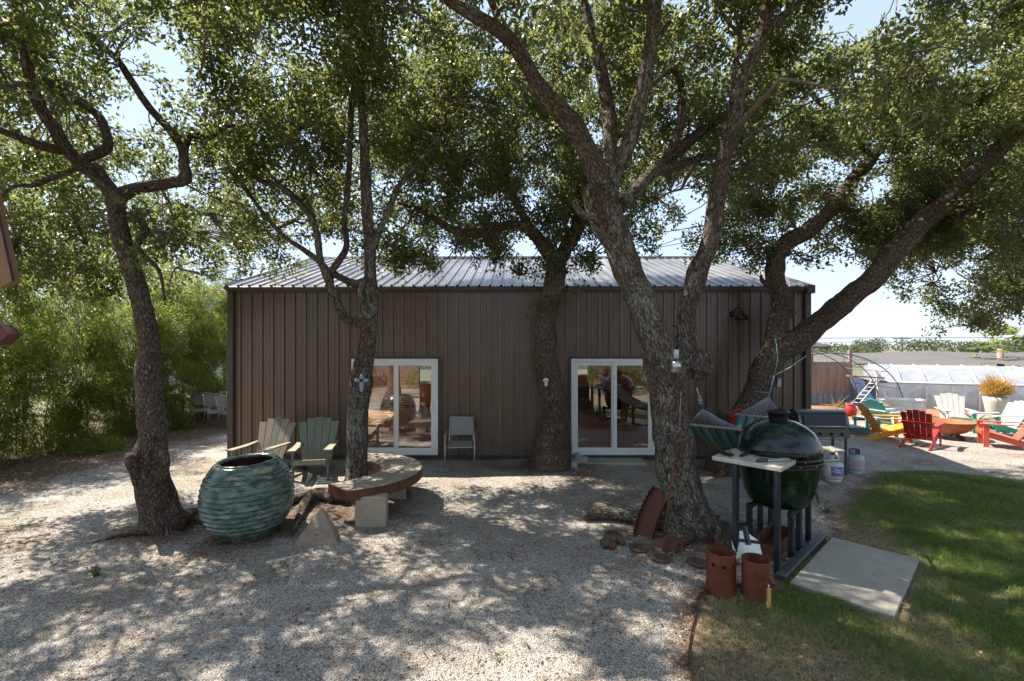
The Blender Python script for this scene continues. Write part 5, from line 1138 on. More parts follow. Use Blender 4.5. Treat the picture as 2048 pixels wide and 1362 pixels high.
# rod with a little cross
p0 = Vector((*gd(1322, 1106), 0)); p1 = at(1347, 925, 5.55); t = thing('iron_rod', 'thin rusty iron rod with a small cross-piece leaning on the forked oak trunk', 'rod', tuple(p0))
mb = MB(); mb.tube([p0, p0.lerp(p1, .5) + Vector((.01, 0, 0)), p1], .011, 8); mb.build('rod', M['rust2'], t, tuple(p0))
mb = MB(); c = p0.lerp(p1, .70); mb.tube([c + Vector((-.05, -.012, -.01)), c + Vector((.06, -.012, .01))], .012, 6); mb.build('cross_piece', M['rust2'], t, tuple(p0))
# round grates
def grate(label, c, r, tilt_x, rzz, mat, name='iron_grate', openwork=True):
    t = thing(name, label, 'grate' if openwork else 'iron plate', c); t.rotation_euler = (tilt_x, 0, rzz)
    mb = MB()
    if openwork:
        for rr, w_ in ((r, .012), (r * .30, .008), (r * .9, .005)): mb.tube([(rr * cos(a * pi / 16), rr * sin(a * pi / 16), .008) for a in range(33)], w_, 6)
        o = mb.build('ring', mat, t); mb = MB(); mb.lathe([(0, .016), (r * .28, .014), (r * .28, 0), (0, 0)], 24); mb.build('hub', mat, t); mb = MB()
        for k_ in range(20):
            a = k_ * pi / 10
            for s_ in (-1, 1): mb.tube([(r * .3 * cos(a), r * .3 * sin(a), .008), (r * .65 * cos(a + s_ * .16), r * .65 * sin(a + s_ * .16), .008), (r * .92 * cos(a + s_ * .0), r * .92 * sin(a), .008)], .006, 5)
        mb.build('spokes', mat, t)
    else:
        mb.lathe([(0, .022), (r * .25, .024), (r * .3, .018), (r * .55, .018), (r * .6, .026), (r * .75, .026), (r * .8, .018), (r * .93, .022), (r, .018), (r, 0), (0, 0)], 32)
        for k_ in range(12): a = k_ * pi / 6; mb.box((r * .45 * cos(a), r * .45 * sin(a), .021), (r * .26, .008, .01), rz=a)
        mb.build('plate', mat, t)
x, y = gd(1344, 1112); grate('openwork rusty iron grate propped upright against the oak root', (x, y, .115), .115, radians(62), .1, M['rust'])
M['iron'] = plain('brown_cast_iron', (.12, .075, .055), .8, .2, var=.35, scale=12, bumps=.3)
for px, py, r, lb in ((1278, 1102, .115, 'round cast iron plate lying on gravel, nearest the rusty balls'), (1322, 1122, .125, 'round cast iron plate lying on gravel below the leaning rod'), (1396, 1132, .12, 'flat round iron plate lying left of the taller rusty can'), (1226, 1072, .11, 'flat iron plate half hidden behind the rusty balls')):
    x, y = gd(px, py); grate(lb, (x, y, Hf(x, y) + .003), r, radians(4), px * .01, M['iron'], 'iron_plate', False)
for px, py, r, lb in ((1211, 1092, .065, 'largest rusty iron ball, at the left of the pile'), (1218, 1084, .055, 'rusty iron ball at the back of the pile'), (1224, 1096, .052, 'front rusty iron ball of the pile'), (1228, 1086, .045, 'small dull iron ball in the middle of the pile'), (1243, 1089, .048, 'rusty iron ball apart at the right of the pile')):
    x, y = gd(px, py + 4); t = thing('iron_ball', lb, 'iron ball', (x, y, Hf(x, y) + r * .9), 0, 'pile of rusty iron balls'); mb = MB(); mb.ball((0, 0, 0), r, 24, 16, wob=.03); mb.build('ball', M['iron'] if r != .052 else M['rust'], t)
# stones
M['rock'] = plain('grey_rock', (.30, .28, .25), .9, var=.3, scale=8, bumps=.5, bscale=40)
def rock(label, px, py, r, sc, seed, mat='rock'):
    x, y = gd(px, py); t = thing('rock', label, 'rock', (x, y, Hf(x, y))); mb = MB(); mb.ball((0, 0, r * sc[2] * .35), r, 22, 14, sc=sc, wob=.8, seed=seed); mb.build('stone', M[mat], t)
rock('pale flat rock at the foot of the dark oak by the wall', 1152, 928, .20, (1.2, .7, .6), 1); rock('grey rock beside the root of the dark oak by the wall', 1133, 938, .17, (1.3, .8, .5), 2)
rock('grey rock behind the forked oak, left of the grill stand', 1455, 1052, .16, (1.2, .8, .8), 3); rock('pale rock under the grill stand beside the forked oak', 1470, 1036, .2, (1.4, .8, .7), 4); rock('dark lump of wood at the base of the leaning oak behind the pot', 402, 1050, .10, (1.3, .8, .6), 5, 'iron')
rock('low brown stone at the left side of the glazed pot', 425, 1046, .10, (1.5, .8, .5), 6, 'iron')
t = thing('concrete_pad', 'small concrete pad in front of the right glass door', 'slab', (2.05, 9.72, 0)); mb = MB(); mb.box((0, 0, .012), (1.3, .42, .06), bev=.008); mb.build('pad', plain('pad_concrete', (.36, .34, .30), .85, var=.2, scale=4, bumps=.3, bscale=60), t)
# paver slab in the lawn
M['conc'] = plain('smooth_concrete', (.34, .31, .26), .75, var=.14, scale=3, bumps=.35, bscale=90, dirt=((.27, .24, .19), .57))
sc_ = Vector((3.62, 4.97)); a = atan2(1.11, 1.17); t = thing('paving_slab', 'large rectangular concrete paving slab set in the grass', 'slab', (sc_.x, sc_.y, 0), a); mb = MB(); mb.box((0, 0, .015), (1.60, .82, .07), bev=.008); mb.build('slab', M['conc'], t)
# steel edging of the lawn
mb = MB(); pts = [Vector((x, y, 0)) for x, y in LAWN[:7]]; P, R = smooth_path(pts, [1] * len(pts), .08); n = len(P); V = []
for i, p in enumerate(P):
    tg = (P[min(i + 1, n - 1)] - P[max(i - 1, 0)]).normalized(); nn = Vector((-tg.y, tg.x, 0)) * .003; z = Hf(p.x, p.y) + .035 + .006 * sin(i * .3)
    V += [(p.x - nn.x, p.y - nn.y, -.05), (p.x - nn.x, p.y - nn.y, z), (p.x + nn.x, p.y + nn.y, z), (p.x + nn.x, p.y + nn.y, -.05)]
mb.add(V, [(i * 4 + k_, i * 4 + 4 + k_, i * 4 + 5 + k_, i * 4 + 1 + k_) for i in range(n - 1) for k_ in range(3)])
tag(mb.build('lawn_edging', M['rust']), 'rusty steel edging strip between gravel and lawn', 'edging')

# ------------------------------------------------------------------ things on the trees
t = thing('metal_cross', 'small grey ornate metal cross hung on the slender oak', 'cross', tuple(at(723, 765, 6.93))); mb = MB(); M['cross'] = plain('blue_grey_metal', (.26, .30, .38), .5, .6, var=.3)
for w_, h_, z_ in ((.055, .20, -.01), (.17, .05, .03)): mb.box((0, 0, z_), (w_, .014, h_), bev=.004)
for p in ((-.085, .03), (.085, .03), (0, .09), (0, -.115)): mb.ball((p[0], 0, p[1]), .026, 10, 8, sc=(1, .4, 1))
mb.build('cross', M['cross'], t)
t = thing('skull', 'small white animal skull fixed to the dark oak trunk', 'skull', tuple(at(1092, 763, 8.93))); M['bone'] = plain('bone', (.72, .68, .58), .6, var=.1); mb = MB()
mb.ball((0, 0, .02), .052, 16, 12, sc=(1, .7, .9)); mb.ball((0, -.01, -.045), .032, 12, 10, sc=(.9, .8, 1.5)); mb.build('skull', M['bone'], t); mb = MB()
for s_ in (-1, 1): mb.ball((s_ * .02, -.034, .012), .011, 8, 6)
mb.build('eye_sockets', M['black'], t)
lp = at(1352, 735, 5.5); t = thing('hanging_lantern', 'grey metal cylinder lantern with bell hanging from the fork of the big oak', 'lantern', tuple(lp)); mb = MB()
mb.lathe([(.0, .03), (.045, .025), (.055, .0), (.06, -.03), (.058, -.03), (.05, .0)], 24); mb.lathe([(.06, -.03), (.052, -.055), (.0, -.06)], 24)
for i_, p in enumerate(mb.v): mb.v[i_] = (p[0], p[1], p[2] * 1.6 + .03)
mb.build('bell', M['chrome'], t); mb = MB(); mb.lathe([(0, .10), (.028, .10), (.032, .11), (.032, .20), (.028, .21), (0, .21)], 20); mb.build('body', plain('galvanised', (.42, .45, .48), .4, .8, var=.15), t)
mb = MB(); mb.tube([(0, 0, .21), (.012, 0, .27), (-.005, 0, .30), (0, 0, .36), (.03, 0, .42), (.02, 0, .47), (-.03, .05, .49)], .008, 6); mb.build('hook', M['black'], t)
lp = at(1360, 880, 5.5); t = thing('wood_hanger', 'triangular twig hanger dangling by a string on the forked oak trunk', 'ornament', tuple(lp)); mb = MB(); mb.tube([(-.09, 0, 0), (0, 0, -.012), (.09, 0, .01)], .013, 7); mb.build('bar', M['iron'], t)
mb = MB(); mb.tube([(-.085, 0, 0), (0, 0, .13), (.0, 0, .30), (.01, 0, .55)], .004, 5); mb.tube([(.085, 0, .01), (0, 0, .13)], .004, 5); mb.build('string', M['wood_h'], t)
# hammock
HA = Vector((2.33, 6.0, 1.86)); HB = at(1548, 752, 8.62); c1 = at(1405, 818, 6.2); s1 = at(1427, 854, 6.6); s2 = at(1520, 833, 8.25); c2 = at(1538, 792, 8.5)
t = thing('hammock', 'blue and green striped rope hammock slung between the forked oak and the leaning oak', 'hammock', tuple(s1)); HO = tuple(s1); pr = Vector((.75, -.66, 0)) * .36
def stripe_mat():
    m, n, l, b = NM('striped_canvas'); a = attr(n, 'bk'); sp_ = n.new('ShaderNodeSeparateXYZ'); l.new(a.outputs['Vector'], sp_.inputs[0])
    cs = [(.02, .12, .28), (.05, .40, .38), (.30, .42, .08), (.03, .07, .22), (.10, .45, .45), (.42, .50, .35), (.02, .18, .36), (.20, .40, .10), (.04, .10, .30), (.05, .38, .42), (.35, .46, .15), (.02, .08, .24), (.12, .42, .40), (.30, .42, .30), (.03, .14, .32), (.06, .36, .34)]
    r = ramp(n, [(i / 16, tuple(.62 * q + .03 for q in c)) for i, c in enumerate(cs)], 'CONSTANT'); l.new(sp_.outputs[0], r.inputs[0]); l.new(r.outputs[0], b.inputs['Base Color']); b.inputs['Roughness'].default_value = .85
    tr = n.new('ShaderNodeBsdfTranslucent'); l.new(r.outputs[0], tr.inputs[0]); ms = n.new('ShaderNodeMixShader'); ms.inputs[0].default_value = .3; l.new(b.outputs[0], ms.inputs[1]); l.new(tr.outputs[0], ms.inputs[2]); l.new(ms.outputs[0], n['Material Output'].inputs[0]); return m
mb = MB(); nu, nv_ = 32, 30
def hb(u, v):
    p = s1.lerp(s2, v) + pr * (2 * u - 1) * (1 - .12 * sin(pi * v)); sag = .42 * sin(pi * v) ** .85 + .10 * sin(pi * v) * (1 - (2 * u - 1) ** 2)
    return Vector((p.x, p.y, p.z - sag + .008 * sin(u * 40)))
for th in (0, -.006):
    o = len(mb.v); mb.grid(lambda u, v: tuple(hb(u, v) + Vector((0, 0, th))), nu, nv_)
    for j in range(nv_ + 1):
        for i in range(nu + 1): mb.bv[o + j * (nu + 1) + i] = (i / nu * .999, j / nv_, 0)
mb.build('bed', stripe_mat(), t, HO)
M['spread'] = plain('grey_wood_bar', (.38, .33, .28), .7, var=.2, scale=10); M['rope'] = plain('blue_grey_rope', (.34, .38, .48), .8, var=.3, scale=60)
for s_, c_ in ((s1, c1), (s2, c2)):
    mb = MB(); mb.tube([s_ - pr * 1.12, s_ + pr * 1.12], .018, 8); mb.build('spreader_bar', M['spread'], t, HO)
    mb = MB()
    for i in range(15):
        u = i / 7 - 1; q = s_ + pr * u; e_ = s_ + (hb((u + 1) / 2, .03 if s_ is s1 else .97) - s_); mb.tube([c_, c_.lerp(q, .5) + Vector((0, 0, -.01)), q + Vector((0, 0, .015))], .0042, 5)
    mb.build('ropes', M['rope'], t, HO)
mb = MB(); mb.tube([c1, c1.lerp(HA, .3) + Vector((.02, 0, 0)), c1.lerp(HA, .6), HA], .008, 6); 
for q in (.35, .5): mb.tube([c1.lerp(HA, q) + Vector((.018 * cos(a_), 0, .035 * sin(a_))) for a_ in [k_ * pi / 4 for k_ in range(9)]], .006, 5)
mb.build('hanging_chain', M['chrome'], t, HO)
mb = MB(); mb.tube([c2, HB], .012, 6); T5c = at(1556, 712, 9.0)
mb.tube([HB, at(1556, 720, 8.55), at(1553, 690, 8.6), at(1550, 672, 8.8)], .009, 6); mb.tube([HB, at(1580, 735, 8.55), at(1612, 712, 8.6)], .009, 6); mb.tube([c2 + Vector((0, 0, .06)), c2 + Vector((-.12, -.02, .07)), c2 + Vector((-.2, .1, .08))], .008, 5)
mb.build('hanging_rope', plain('teal_rope', (.22, .34, .36), .8, var=.3, scale=40), t, HO)
# ristra on the sawn stub
sp3 = at(1462, 832, 8.75); t = thing('sawn_stub', 'short sawn tree stub with grey bark beside the hammock', 'log', tuple(sp3 + Vector((0, 0, -.0)))); mb = MB(); mb.tube([(-.22, -.05, .03), (.0, 0, 0), (.28, .12, -.08)], [.10, .105, .12], 18, wob=.25, bk=True); mb.build('log', M['bark'], t)
t = thing('chilli_ristra', 'bright red ristra hanging over the sawn stub by the hammock', 'ornament', tuple(sp3 + Vector((0, -.13, .09)))); mb = MB(); M['chili'] = plain('chilli_red', (.55, .02, .03), .4, var=.3, scale=20); rr_ = np.random.default_rng(3)
for k_ in range(46):
    z_ = -.30 * rr_.random(); x_ = .035 * rr_.normal(); mb.tube([(x_ - .02, -.01, z_ + .02), (x_ + .01 * rr_.normal(), -.03, z_ - .02), (x_ + .02 * rr_.normal(), -.04, z_ - .07)], [.004, .013, .003], 6)
mb.build('pods', M['chili'], t); mb = MB(); mb.tube([(-.02, 0, 0), (.03, -.02, .05), (.12, 0, .05), (.20, 0, -.01), (.17, -.02, -.03)], .018, 6, wob=.3); mb.build('ribbon', M['chili'], t)
t = thing('bird_feeder', 'small grey box feeder tied to the leaning oak above the hammock', 'feeder', tuple(at(1557, 765, 8.8))); mb = MB(); mb.box((0, 0, 0), (.07, .06, .17), bev=.008, ry=.08); mb.build('box', M['cross'], t); mb = MB(); mb.box((0, 0, .10), (.10, .09, .03), bev=.006); mb.build('lid', M['steel2'], t)

# ------------------------------------------------------------------ right background
M['fence'] = plain('weathered_cedar', (.30, .215, .185), .85, var=.3, scale=3, bumps=.4, bscale=30, streak=(2, 2, .3))
def fw(px, Z, z=0): return ((px - 1024) * Z / F, Z, z)
t = thing('wood_fence', 'weathered vertical board fence with corrugated metal foot right of the building', 'fence', fw(1610, 19.2)); X0 = fw(1596, 19.2)[0]; X1 = fw(1702, 19.2)[0]; FO = tuple(t.location)
nb = int((X1 - X0) / .14)
for k_ in range(nb):
    mb = MB(); x = X0 + (k_ + .5) * (X1 - X0) / nb; top = 1.72 + .008 * math.sin(k_ * 2.3); mb.box((x, 19.2 + .008 * (k_ % 2), (top + .42) / 2), ((X1 - X0) / nb - .012, .022, top - .42)); mb.build('board', M['fence'], t, FO)
mb = MB(); siding(mb, X0, X1, [], .44, (0, 19.17, 0), (1, 0), (0, -1)); mb.build('metal_foot', plain('blue_steel_sheet', (.20, .27, .36), .5, .4, var=.2), t, FO)
for px in (1612, 1622, 1700):
    mb = MB(); mb.box(fw(px, 19.3, 1.1 if px != 1612 else 1.25), (.13, .1, 2.2 if px != 1612 else 2.6)); mb.build('post', M['fence'], t, FO)
# blue panel
t = thing('blue_panel', 'dull blue sheet wall at the end of the plastic tunnel', 'panel', fw(1730, 18.6)); mb = MB(); a = fw(1703, 18.9); b_ = fw(1752, 18.3); mb.add([(a[0], a[1], 0), (b_[0], b_[1], 0), (b_[0], b_[1], .95), (a[0], a[1], 1.2), (a[0], a[1] + .05, 0), (b_[0], b_[1] + .05, 0), (b_[0], b_[1] + .05, .95), (a[0], a[1] + .05, 1.2)], [(0, 1, 2, 3), (7, 6, 5, 4), (3, 2, 6, 7), (1, 5, 6, 2), (0, 3, 7, 4)]); mb.build('sheet', plain('dull_blue_sheet', (.10, .15, .27), .6, var=.2, scale=2), t, tuple(t.location))
mb = MB(); mb.box(((a[0] + b_[0]) / 2, 18.5, 1.16), (1.3, .3, .05), ry=.06); mb.build('top_plank', M['rust_o'], t, tuple(t.location))
# plastic tunnel
def film():
    m, n, l, b = NM('greenhouse_film'); tc = n.new('ShaderNodeTexCoord'); t_ = noise_t(n, l, tc.outputs['Object'], 1.6, 5, .6, 1.0); r = ramp(n, [(.3, (.46, .50, .56)), (.7, (.66, .69, .73))]); l.new(t_.outputs[0], r.inputs[0]); l.new(r.outputs[0], b.inputs['Base Color']); b.inputs['Roughness'].default_value = .35
    tr = n.new('ShaderNodeBsdfTranslucent'); l.new(r.outputs[0], tr.inputs[0]); tp = n.new('ShaderNodeBsdfTransparent'); tp.inputs[0].default_value = (.8, .84, .88, 1)
    m1 = n.new('ShaderNodeMixShader'); m1.inputs[0].default_value = .55; l.new(b.outputs[0], m1.inputs[1]); l.new(tr.outputs[0], m1.inputs[2]); m2 = n.new('ShaderNodeMixShader'); m2.inputs[0].default_value = .16; l.new(m1.outputs[0], m2.inputs[1]); l.new(tp.outputs[0], m2.inputs[2]); l.new(m2.outputs[0], n['Material Output'].inputs[0]); bump(n, l, b, t_.outputs[0], .5, .1); return m
M['film'] = film(); M['film_r'] = plain('white_film', (.42, .43, .46), .4, var=.10, scale=1.5, bumps=.3, bscale=4)
GA = Vector((14.3, 18.6, 0)); GB = Vector((19.3, 15.9, 0)); gd_ = (GB - GA); gn = Vector((-gd_.y, gd_.x, 0)).normalized()
if gn.y < 0: gn = -gn
t = thing('plastic_greenhouse', 'long low greenhouse tunnel covered with white plastic film', 'greenhouse', tuple(GA)); GO = tuple(GA)
mb = MB(); mb.grid(lambda u, v: tuple(GA + gd_ * u * 1.3 + Vector((0, 0, .98 * v)) + gn * (.07 * sin(u * 60 + 2 * sin(u * 17) + v) * (1 - .6 * v) + .03 * sin(u * 23 + 4 * v))), 130, 8); mb.build('side_curtain', M['film'], t, GO)
mb = MB(); mb.grid(lambda u, v: tuple(GA + gd_ * u * 1.3 + Vector((0, 0, .96 + .62 * sin(v * pi / 2) + .02 * sin(u * 30))) + gn * (v * 1.8 - .02)), 80, 10); mb.grid(lambda u, v: tuple(GA + gd_ * u * 1.3 + Vector((0, 0, 1.58 * cos(v * pi / 2))) + gn * (1.8 + 1.6 * v)), 40, 8); mb.build('roof', M['film'], t, GO)
for k_ in range(11):
    u = k_ / 10 * 1.3; P = [GA + gd_ * u + Vector((0, 0, z_)) + gn * d for z_, d in ((0, -.06), (.98, -.06), (1.3, .5), (1.52, 1.1), (1.60, 1.8))]; mb = MB(); mb.tube(P, .022, 6); mb.build('hoop', M['white'], t, GO)
mb = MB(); mb.tube([GA + Vector((0, 0, .97)) - gn * .07, GA + gd_ * 1.3 + Vector((0, 0, .97)) - gn * .07], .05, 6); mb.build('film_roll', M['film_r'], t, GO)
mb = MB(); mb.grid(lambda u, v: tuple(GA + Vector((0, 0, (1.55 * sin(min(1, .62 + .38 * sin(u * pi)) * pi / 2)) * v)) + gn * (3.3 * u)), 12, 4); mb.build('end_wall', M['film'], t, GO)
for k_ in range(6):
    u = .12 + k_ * .15; mb = MB(); c = GA + gd_ * u + gn * 1.0; mb.ball((c.x, c.y, .3), .35, 12, 8, sc=(1, 1, 1), wob=.5, seed=k_); mb.build('potted_plant', plain('plants_inside', (.10, .13, .08), .9) if k_ == 0 else bpy.data.materials['plants_inside'], t, GO)
# shade cloth
t = thing('shade_structure', 'long dark grey shade cloth roof stretched beyond the white tunnel', 'shade roof', (22, 23, 0)); cl = plain('shade_cloth', (.105, .098, .09), .9, var=.12, scale=.6, bumps=.05)
mb = MB(); mb.grid(lambda u, v: (14.2 + 22 * u + 1.5 * v, 21.6 + 8 * v, (1.22 + .34 * abs(sin(u * pi * 4 + .5)) * (1 - v) + .74 * v + .05 * sin(u * 17) * v)), 110, 10); mb.build('cloth', cl, t, (22, 23, 0))
for k_ in range(6):
    for j in range(2): mb = MB(); x = 14.4 + 4.4 * k_ + j * 1.5; y = 21.6 + 7.9 * j; mb.tube([(x, y, 0), (x, y, 1.32 + .7 * j)], .04, 6); mb.build('post', M['fence'], t, (22, 23, 0))
# trellis hoops
t = thing('arched_trellis', 'bent rebar arches forming an open trellis tunnel beside the fence', 'trellis', (11.2, 17.5, 0)); RO = (11.2, 17.5, 0)
for cx, y, r, h in ((11.15, 16.6, 2.55, 2.12), (11.1, 17.6, 2.5, 2.18), (11.1, 18.6, 2.45, 2.2)):
    mb = MB(); mb.tube([(cx - r * cos(a), y, h * sin(a) ** .8) for a in [pi * q / 28 for q in range(29)]], .018, 6, smooth=True); mb.build('arch', M['steel2'], t, RO)
mb = MB()
for q in (8, 12, 16, 19, 22, 25): a = pi * q / 28; mb.tube([(11.15 - 2.55 * cos(a), 16.6, 2.12 * sin(a) ** .8), (11.1 - 2.45 * cos(a), 18.6, 2.2 * sin(a) ** .8)], .012, 5)
rr_ = np.random.default_rng(8)
for q in range(60): a = pi * (.2 + .75 * rr_.random()); r_ = 2.5 + .08 * rr_.normal(); p = Vector((11.1 - r_ * cos(a), 16.6 + 2 * rr_.random(), 2.15 * sin(a) ** .8)); d = Vector(rr_.normal(size=3)) * .16; mb.tube([p, p + d + Vector((0, 0, .03)), p + d * 1.8], .006, 3)
mb.build('vine_stems', M['twig'], t, RO)
# ladders
t = thing('ladder', 'white wooden ladder leaning at the blue panel', 'ladder', fw(1728, 17.9)); LO = tuple(t.location); L0 = Vector(fw(1702, 17.8, 0)); L1 = Vector(fw(1750, 18.1, 1.05)); sd = Vector((.07, -.09, 0))
for s_ in (-1, 1): mb = MB(); mb.tube([L0 + sd * s_, L1 + sd * s_], .022, 4, smooth=False); mb.build('rail', M['white'], t, LO)
for k_ in range(7): mb = MB(); p = L0.lerp(L1, (k_ + .7) / 7.5); mb.tube([p - sd, p + sd], .014, 6); mb.build('rung', M['white'], t, LO)
# stock tank
tk = Vector(fw(1803, 16.2)); t = thing('stock_tank', 'oval galvanised stock tank in front of the plastic greenhouse', 'tank', tuple(tk), radians(-8)); M['galv'] = plain('galvanised_sheet', (.46, .48, .49), .38, .7, var=.15, scale=4)
def oval(rx, ry, z): return [(rx * math.copysign(abs(cos(a)) ** .7, cos(a)), ry * sin(a), z) for a in [2 * pi * k_ / 56 for k_ in range(56)]]
mb = MB(); V = []
zs = [0, .04, .14, .16, .18, .30, .32, .34, .46, .52, .53, .52, .05]
for i, z_ in enumerate(zs):
    g_ = .015 if z_ in (.16, .32) else 0; g_ = .02 if i in (9, 10) else g_; g_ = -.02 if i > 10 else g_; V += oval(.70 + g_, .34 + g_, z_ * 1.05)
mb.add(V, [(i * 56 + k_, i * 56 + (k_ + 1) % 56, (i + 1) * 56 + (k_ + 1) % 56, (i + 1) * 56 + k_) for i in range(len(zs) - 1) for k_ in range(56)], 0, True); mb.build('body', M['galv'], t)
mb = MB(); mb.add(oval(.67, .31, .42), [tuple(range(56))]); mb.build('soil', M['twig'], t)
# white planter with orange grass
p = Vector(fw(1992, 15.4)); t = thing('tall_planter', 'tall white planter filled with spiky orange grass before the greenhouse', 'planter', tuple(p)); mb = MB(); mb.lathe([(0, 0), (.20, 0), (.22, .03), (.30, .55), (.325, .72), (.30, .72), (.28, .66), (0, .64)], 32); mb.build('pot', paint('cream_glaze', (.52, .49, .42)), t)
n = 1500; q = rng.normal(size=(n, 3)); q[:, 2] = np.abs(q[:, 2]) + .7; q = unit(q); np_mesh('grass', strap_leaves(np.array([0, 0, .72]) + np.abs(rng.normal(size=(n, 3))) * [0, 0, .17] + rng.normal(size=(n, 3)) * [.13, .13, .02], q, .28 + .28 * rng.random(n), np.full(n, .020), .12), 4, M['straw'], t, {'rnd': rng.random(n)})
# red urn, agaves
p = Vector(fw(1701, 16.0)); t = thing('red_urn', 'red glazed urn standing on the mulch near the fence', 'urn', tuple(p)); mb = MB(); mb.lathe([(0, 0), (.11, 0), (.17, .08), (.185, .2), (.16, .33), (.11, .38), (.13, .41), (.12, .41), (.10, .38), (0, .36)], 28); mb.build('body', paint('red_glaze', (.42, .04, .035), rough=.25), t)
def agave(label, px, Z, n, L, h=.0, mat='agave', name='agave', cat='plant', w_=.07):
    x, y = fp(px, Z); t = thing(name, label, cat, (x, y, 0)); q = rng.normal(size=(n, 3)); q[:, 2] = np.abs(q[:, 2]) * .8 + .2; q = unit(q)
    np_mesh('leaves', strap_leaves(np.tile([0, 0, .03 + h], (n, 1)).astype(float), q, L * (.7 + .4 * rng.random(n)), np.full(n, w_), .12), 4, M[mat], t, {'rnd': rng.random(n)}); mb = MB(); mb.lathe([(0, 0), (.06, 0), (.05, .05 + h), (0, .07 + h)], 10); mb.build('core', M['twig'], t)
agave('spiky agave between the white chair and the tall planter', 1951, 14.6, 26, .5); agave('low broad-leaved agave at the foot of the fence', 1690, 17.6, 22, .45, w_=.12); agave('blue-green agave behind the fire pit at the right edge', 2035, 14.5, 24, .5)
agave('clump of dry brown grass in front of the stock tank', 1806, 15.2, 160, .34, 0, 'leaf_dry', 'dry_grass_clump', 'grass clump', .012); agave('pale feathery grass standing in front of the fence', 1671, 17.5, 60, .8, 0, 'straw', 'feather_grass', 'grass clump', .012)
agave('dry straw-coloured grass tuft right of the tall planter', 2030, 15.8, 120, .4, 0, 'straw', 'dry_grass_clump', 'grass clump', .012)
for i, (a, b_, lb) in enumerate((((1706, 15.2), (1760, 14.9), 'long weathered log edging the mulch bed at the left'), ((1840, 15.3), (1935, 14.4), 'weathered log edging the bed in front of the greenhouse'))):
    A = Vector(fw(a[0], a[1], .06)); B = Vector(fw(b_[0], b_[1], .06)); t = thing('garden_log', lb, 'log', tuple(A)); mb = MB(); mb.tube([A, A.lerp(B, .5) + Vector((0, .1, .01)), B], .07, 10, wob=.3, bk=True); mb.build('log', M['bark'], t, tuple(A))
# palm
p = Vector((26.2, 25.5, 0)); t = thing('fan_palm', 'fan palm with pale fronds beyond the shade roof at the right edge', 'palm', tuple(p)); mb = MB(); mb.tube([(0, 0, 0), (.05, 0, 1.0), (0, 0, 2.2)], .14, 10, wob=.2); mb.build('trunk', M['fence'], t)
P = []; D = []; L = []
for k_ in range(26):
    d = unit(rng.normal(size=(1, 3)) + np.array([[0, 0, .6]]))[0]; c = np.array([0, 0, 2.2]) + d * .9
    s_ = unit(np.cross(d, [0, 0, 1.0])[None])[0]
    for j in range(18): a = (j - 8.5) / 8.5 * 1.5; P.append(c); D.append(d * cos(a) + s_ * sin(a)); L.append(.75 * (1 - .2 * abs(a)))
P = np.array(P); D = np.array(D); L = np.array(L); np_mesh('fronds', strap_leaves(P, D, L, np.full(len(L), .05), .2), 4, M['leaf_bamboo'], t, {'rnd': rng.random(len(L))})
# utility pole and wires
p = Vector((55, 67, 0)); t = thing('utility_pole', 'distant utility pole with cross arms and wires above the shade roof', 'pole', tuple(p)); mb = MB(); mb.tube([(0, 0, 0), (0, 0, 3.55)], .14, 8); mb.build('pole', M['twig'], t)
for z_ in (3.3, 2.6): mb = MB(); mb.box((0, 0, z_), (2.6 if z_ > 3 else 1.6, .15, .10)); mb.build('cross_arm', M['twig'], t)
for z_, s_ in ((3.35, -1.2), (2.75, 0), (3.4, 1.2)): mb = MB(); mb.tube([(-60, 4 + s_, z_ - .1 + .4), (-25, 2, z_ - .05), (s_, 0, z_ + .05), (40, -2, z_)], .022, 4); mb.build('wire', M['black'], t)
# distant trees
def far_tree(label, x, y, r, h, n=2600, mat='leaf_far'):
    t = thing('distant_tree', label, 'tree', (x, y, 0), 0, 'distant trees on the right horizon'); mb = MB(); mb.tube([(0, 0, 0), (0, .1, h * .4), (.1, 0, h * .8)], [r * .1, r * .07, r * .03], 8); mb.build('trunk', M['twig'], t)
    blobs = [((r * .45 * rng.normal(), r * .4 * rng.normal(), h * (.45 + .3 * rng.random())), (r * .6, r * .6, h * .3)) for _ in range(6)]
    q = np.concatenate([unit(rng.normal(size=(n // 6, 3))) * rng.random((n // 6, 1)) ** .4 * np.array(b_[1]) + np.array(b_[0]) for b_ in blobs]); q = q[q[:, 2] > .05]
    ls = np.full(len(q), .10 * r * .5 + .08); np_mesh('crown', leaf_quads(q, rng.normal(size=q.shape), ls, ls * .7), 4, M[mat], t, {'rnd': np.clip(rng.normal(.5, .25, len(q)), 0, 1)})
for x, y, r, h, lb in ((44, 62, 4, 2.7, 'low distant tree left of the utility pole'), (48, 64, 2.2, 3.3, 'small pointed distant tree just left of the utility pole'), (64, 66, 5, 3.2, 'broad distant tree right of the utility pole'), (72, 68, 6, 3.6, 'widest distant tree near the right edge'), (36, 55, 4, 1.9, 'low distant bush line above the board fence'), (38, 30, 2.6, 3.4, 'pale green tree behind the palm at the right edge')):
    far_tree(lb, x, y, r, h)
t = thing('farm_house', 'low distant house on the horizon above the shade roof', 'house', (40, 66, 0)); mb = MB(); mb.box((0, 0, 1.1), (6, 4, 2.2)); mb.build('wall', M['fence'], t); mb = MB(); mb.add([(-3.3, -2.3, 2.2), (3.3, -2.3, 2.2), (2.6, 0, 2.75), (-2.6, 0, 2.75), (-3.3, 2.3, 2.2), (3.3, 2.3, 2.2)], [(0, 1, 2, 3), (3, 2, 5, 4), (0, 3, 4), (1, 5, 2)]); mb.build('roof', M['trim'], t)

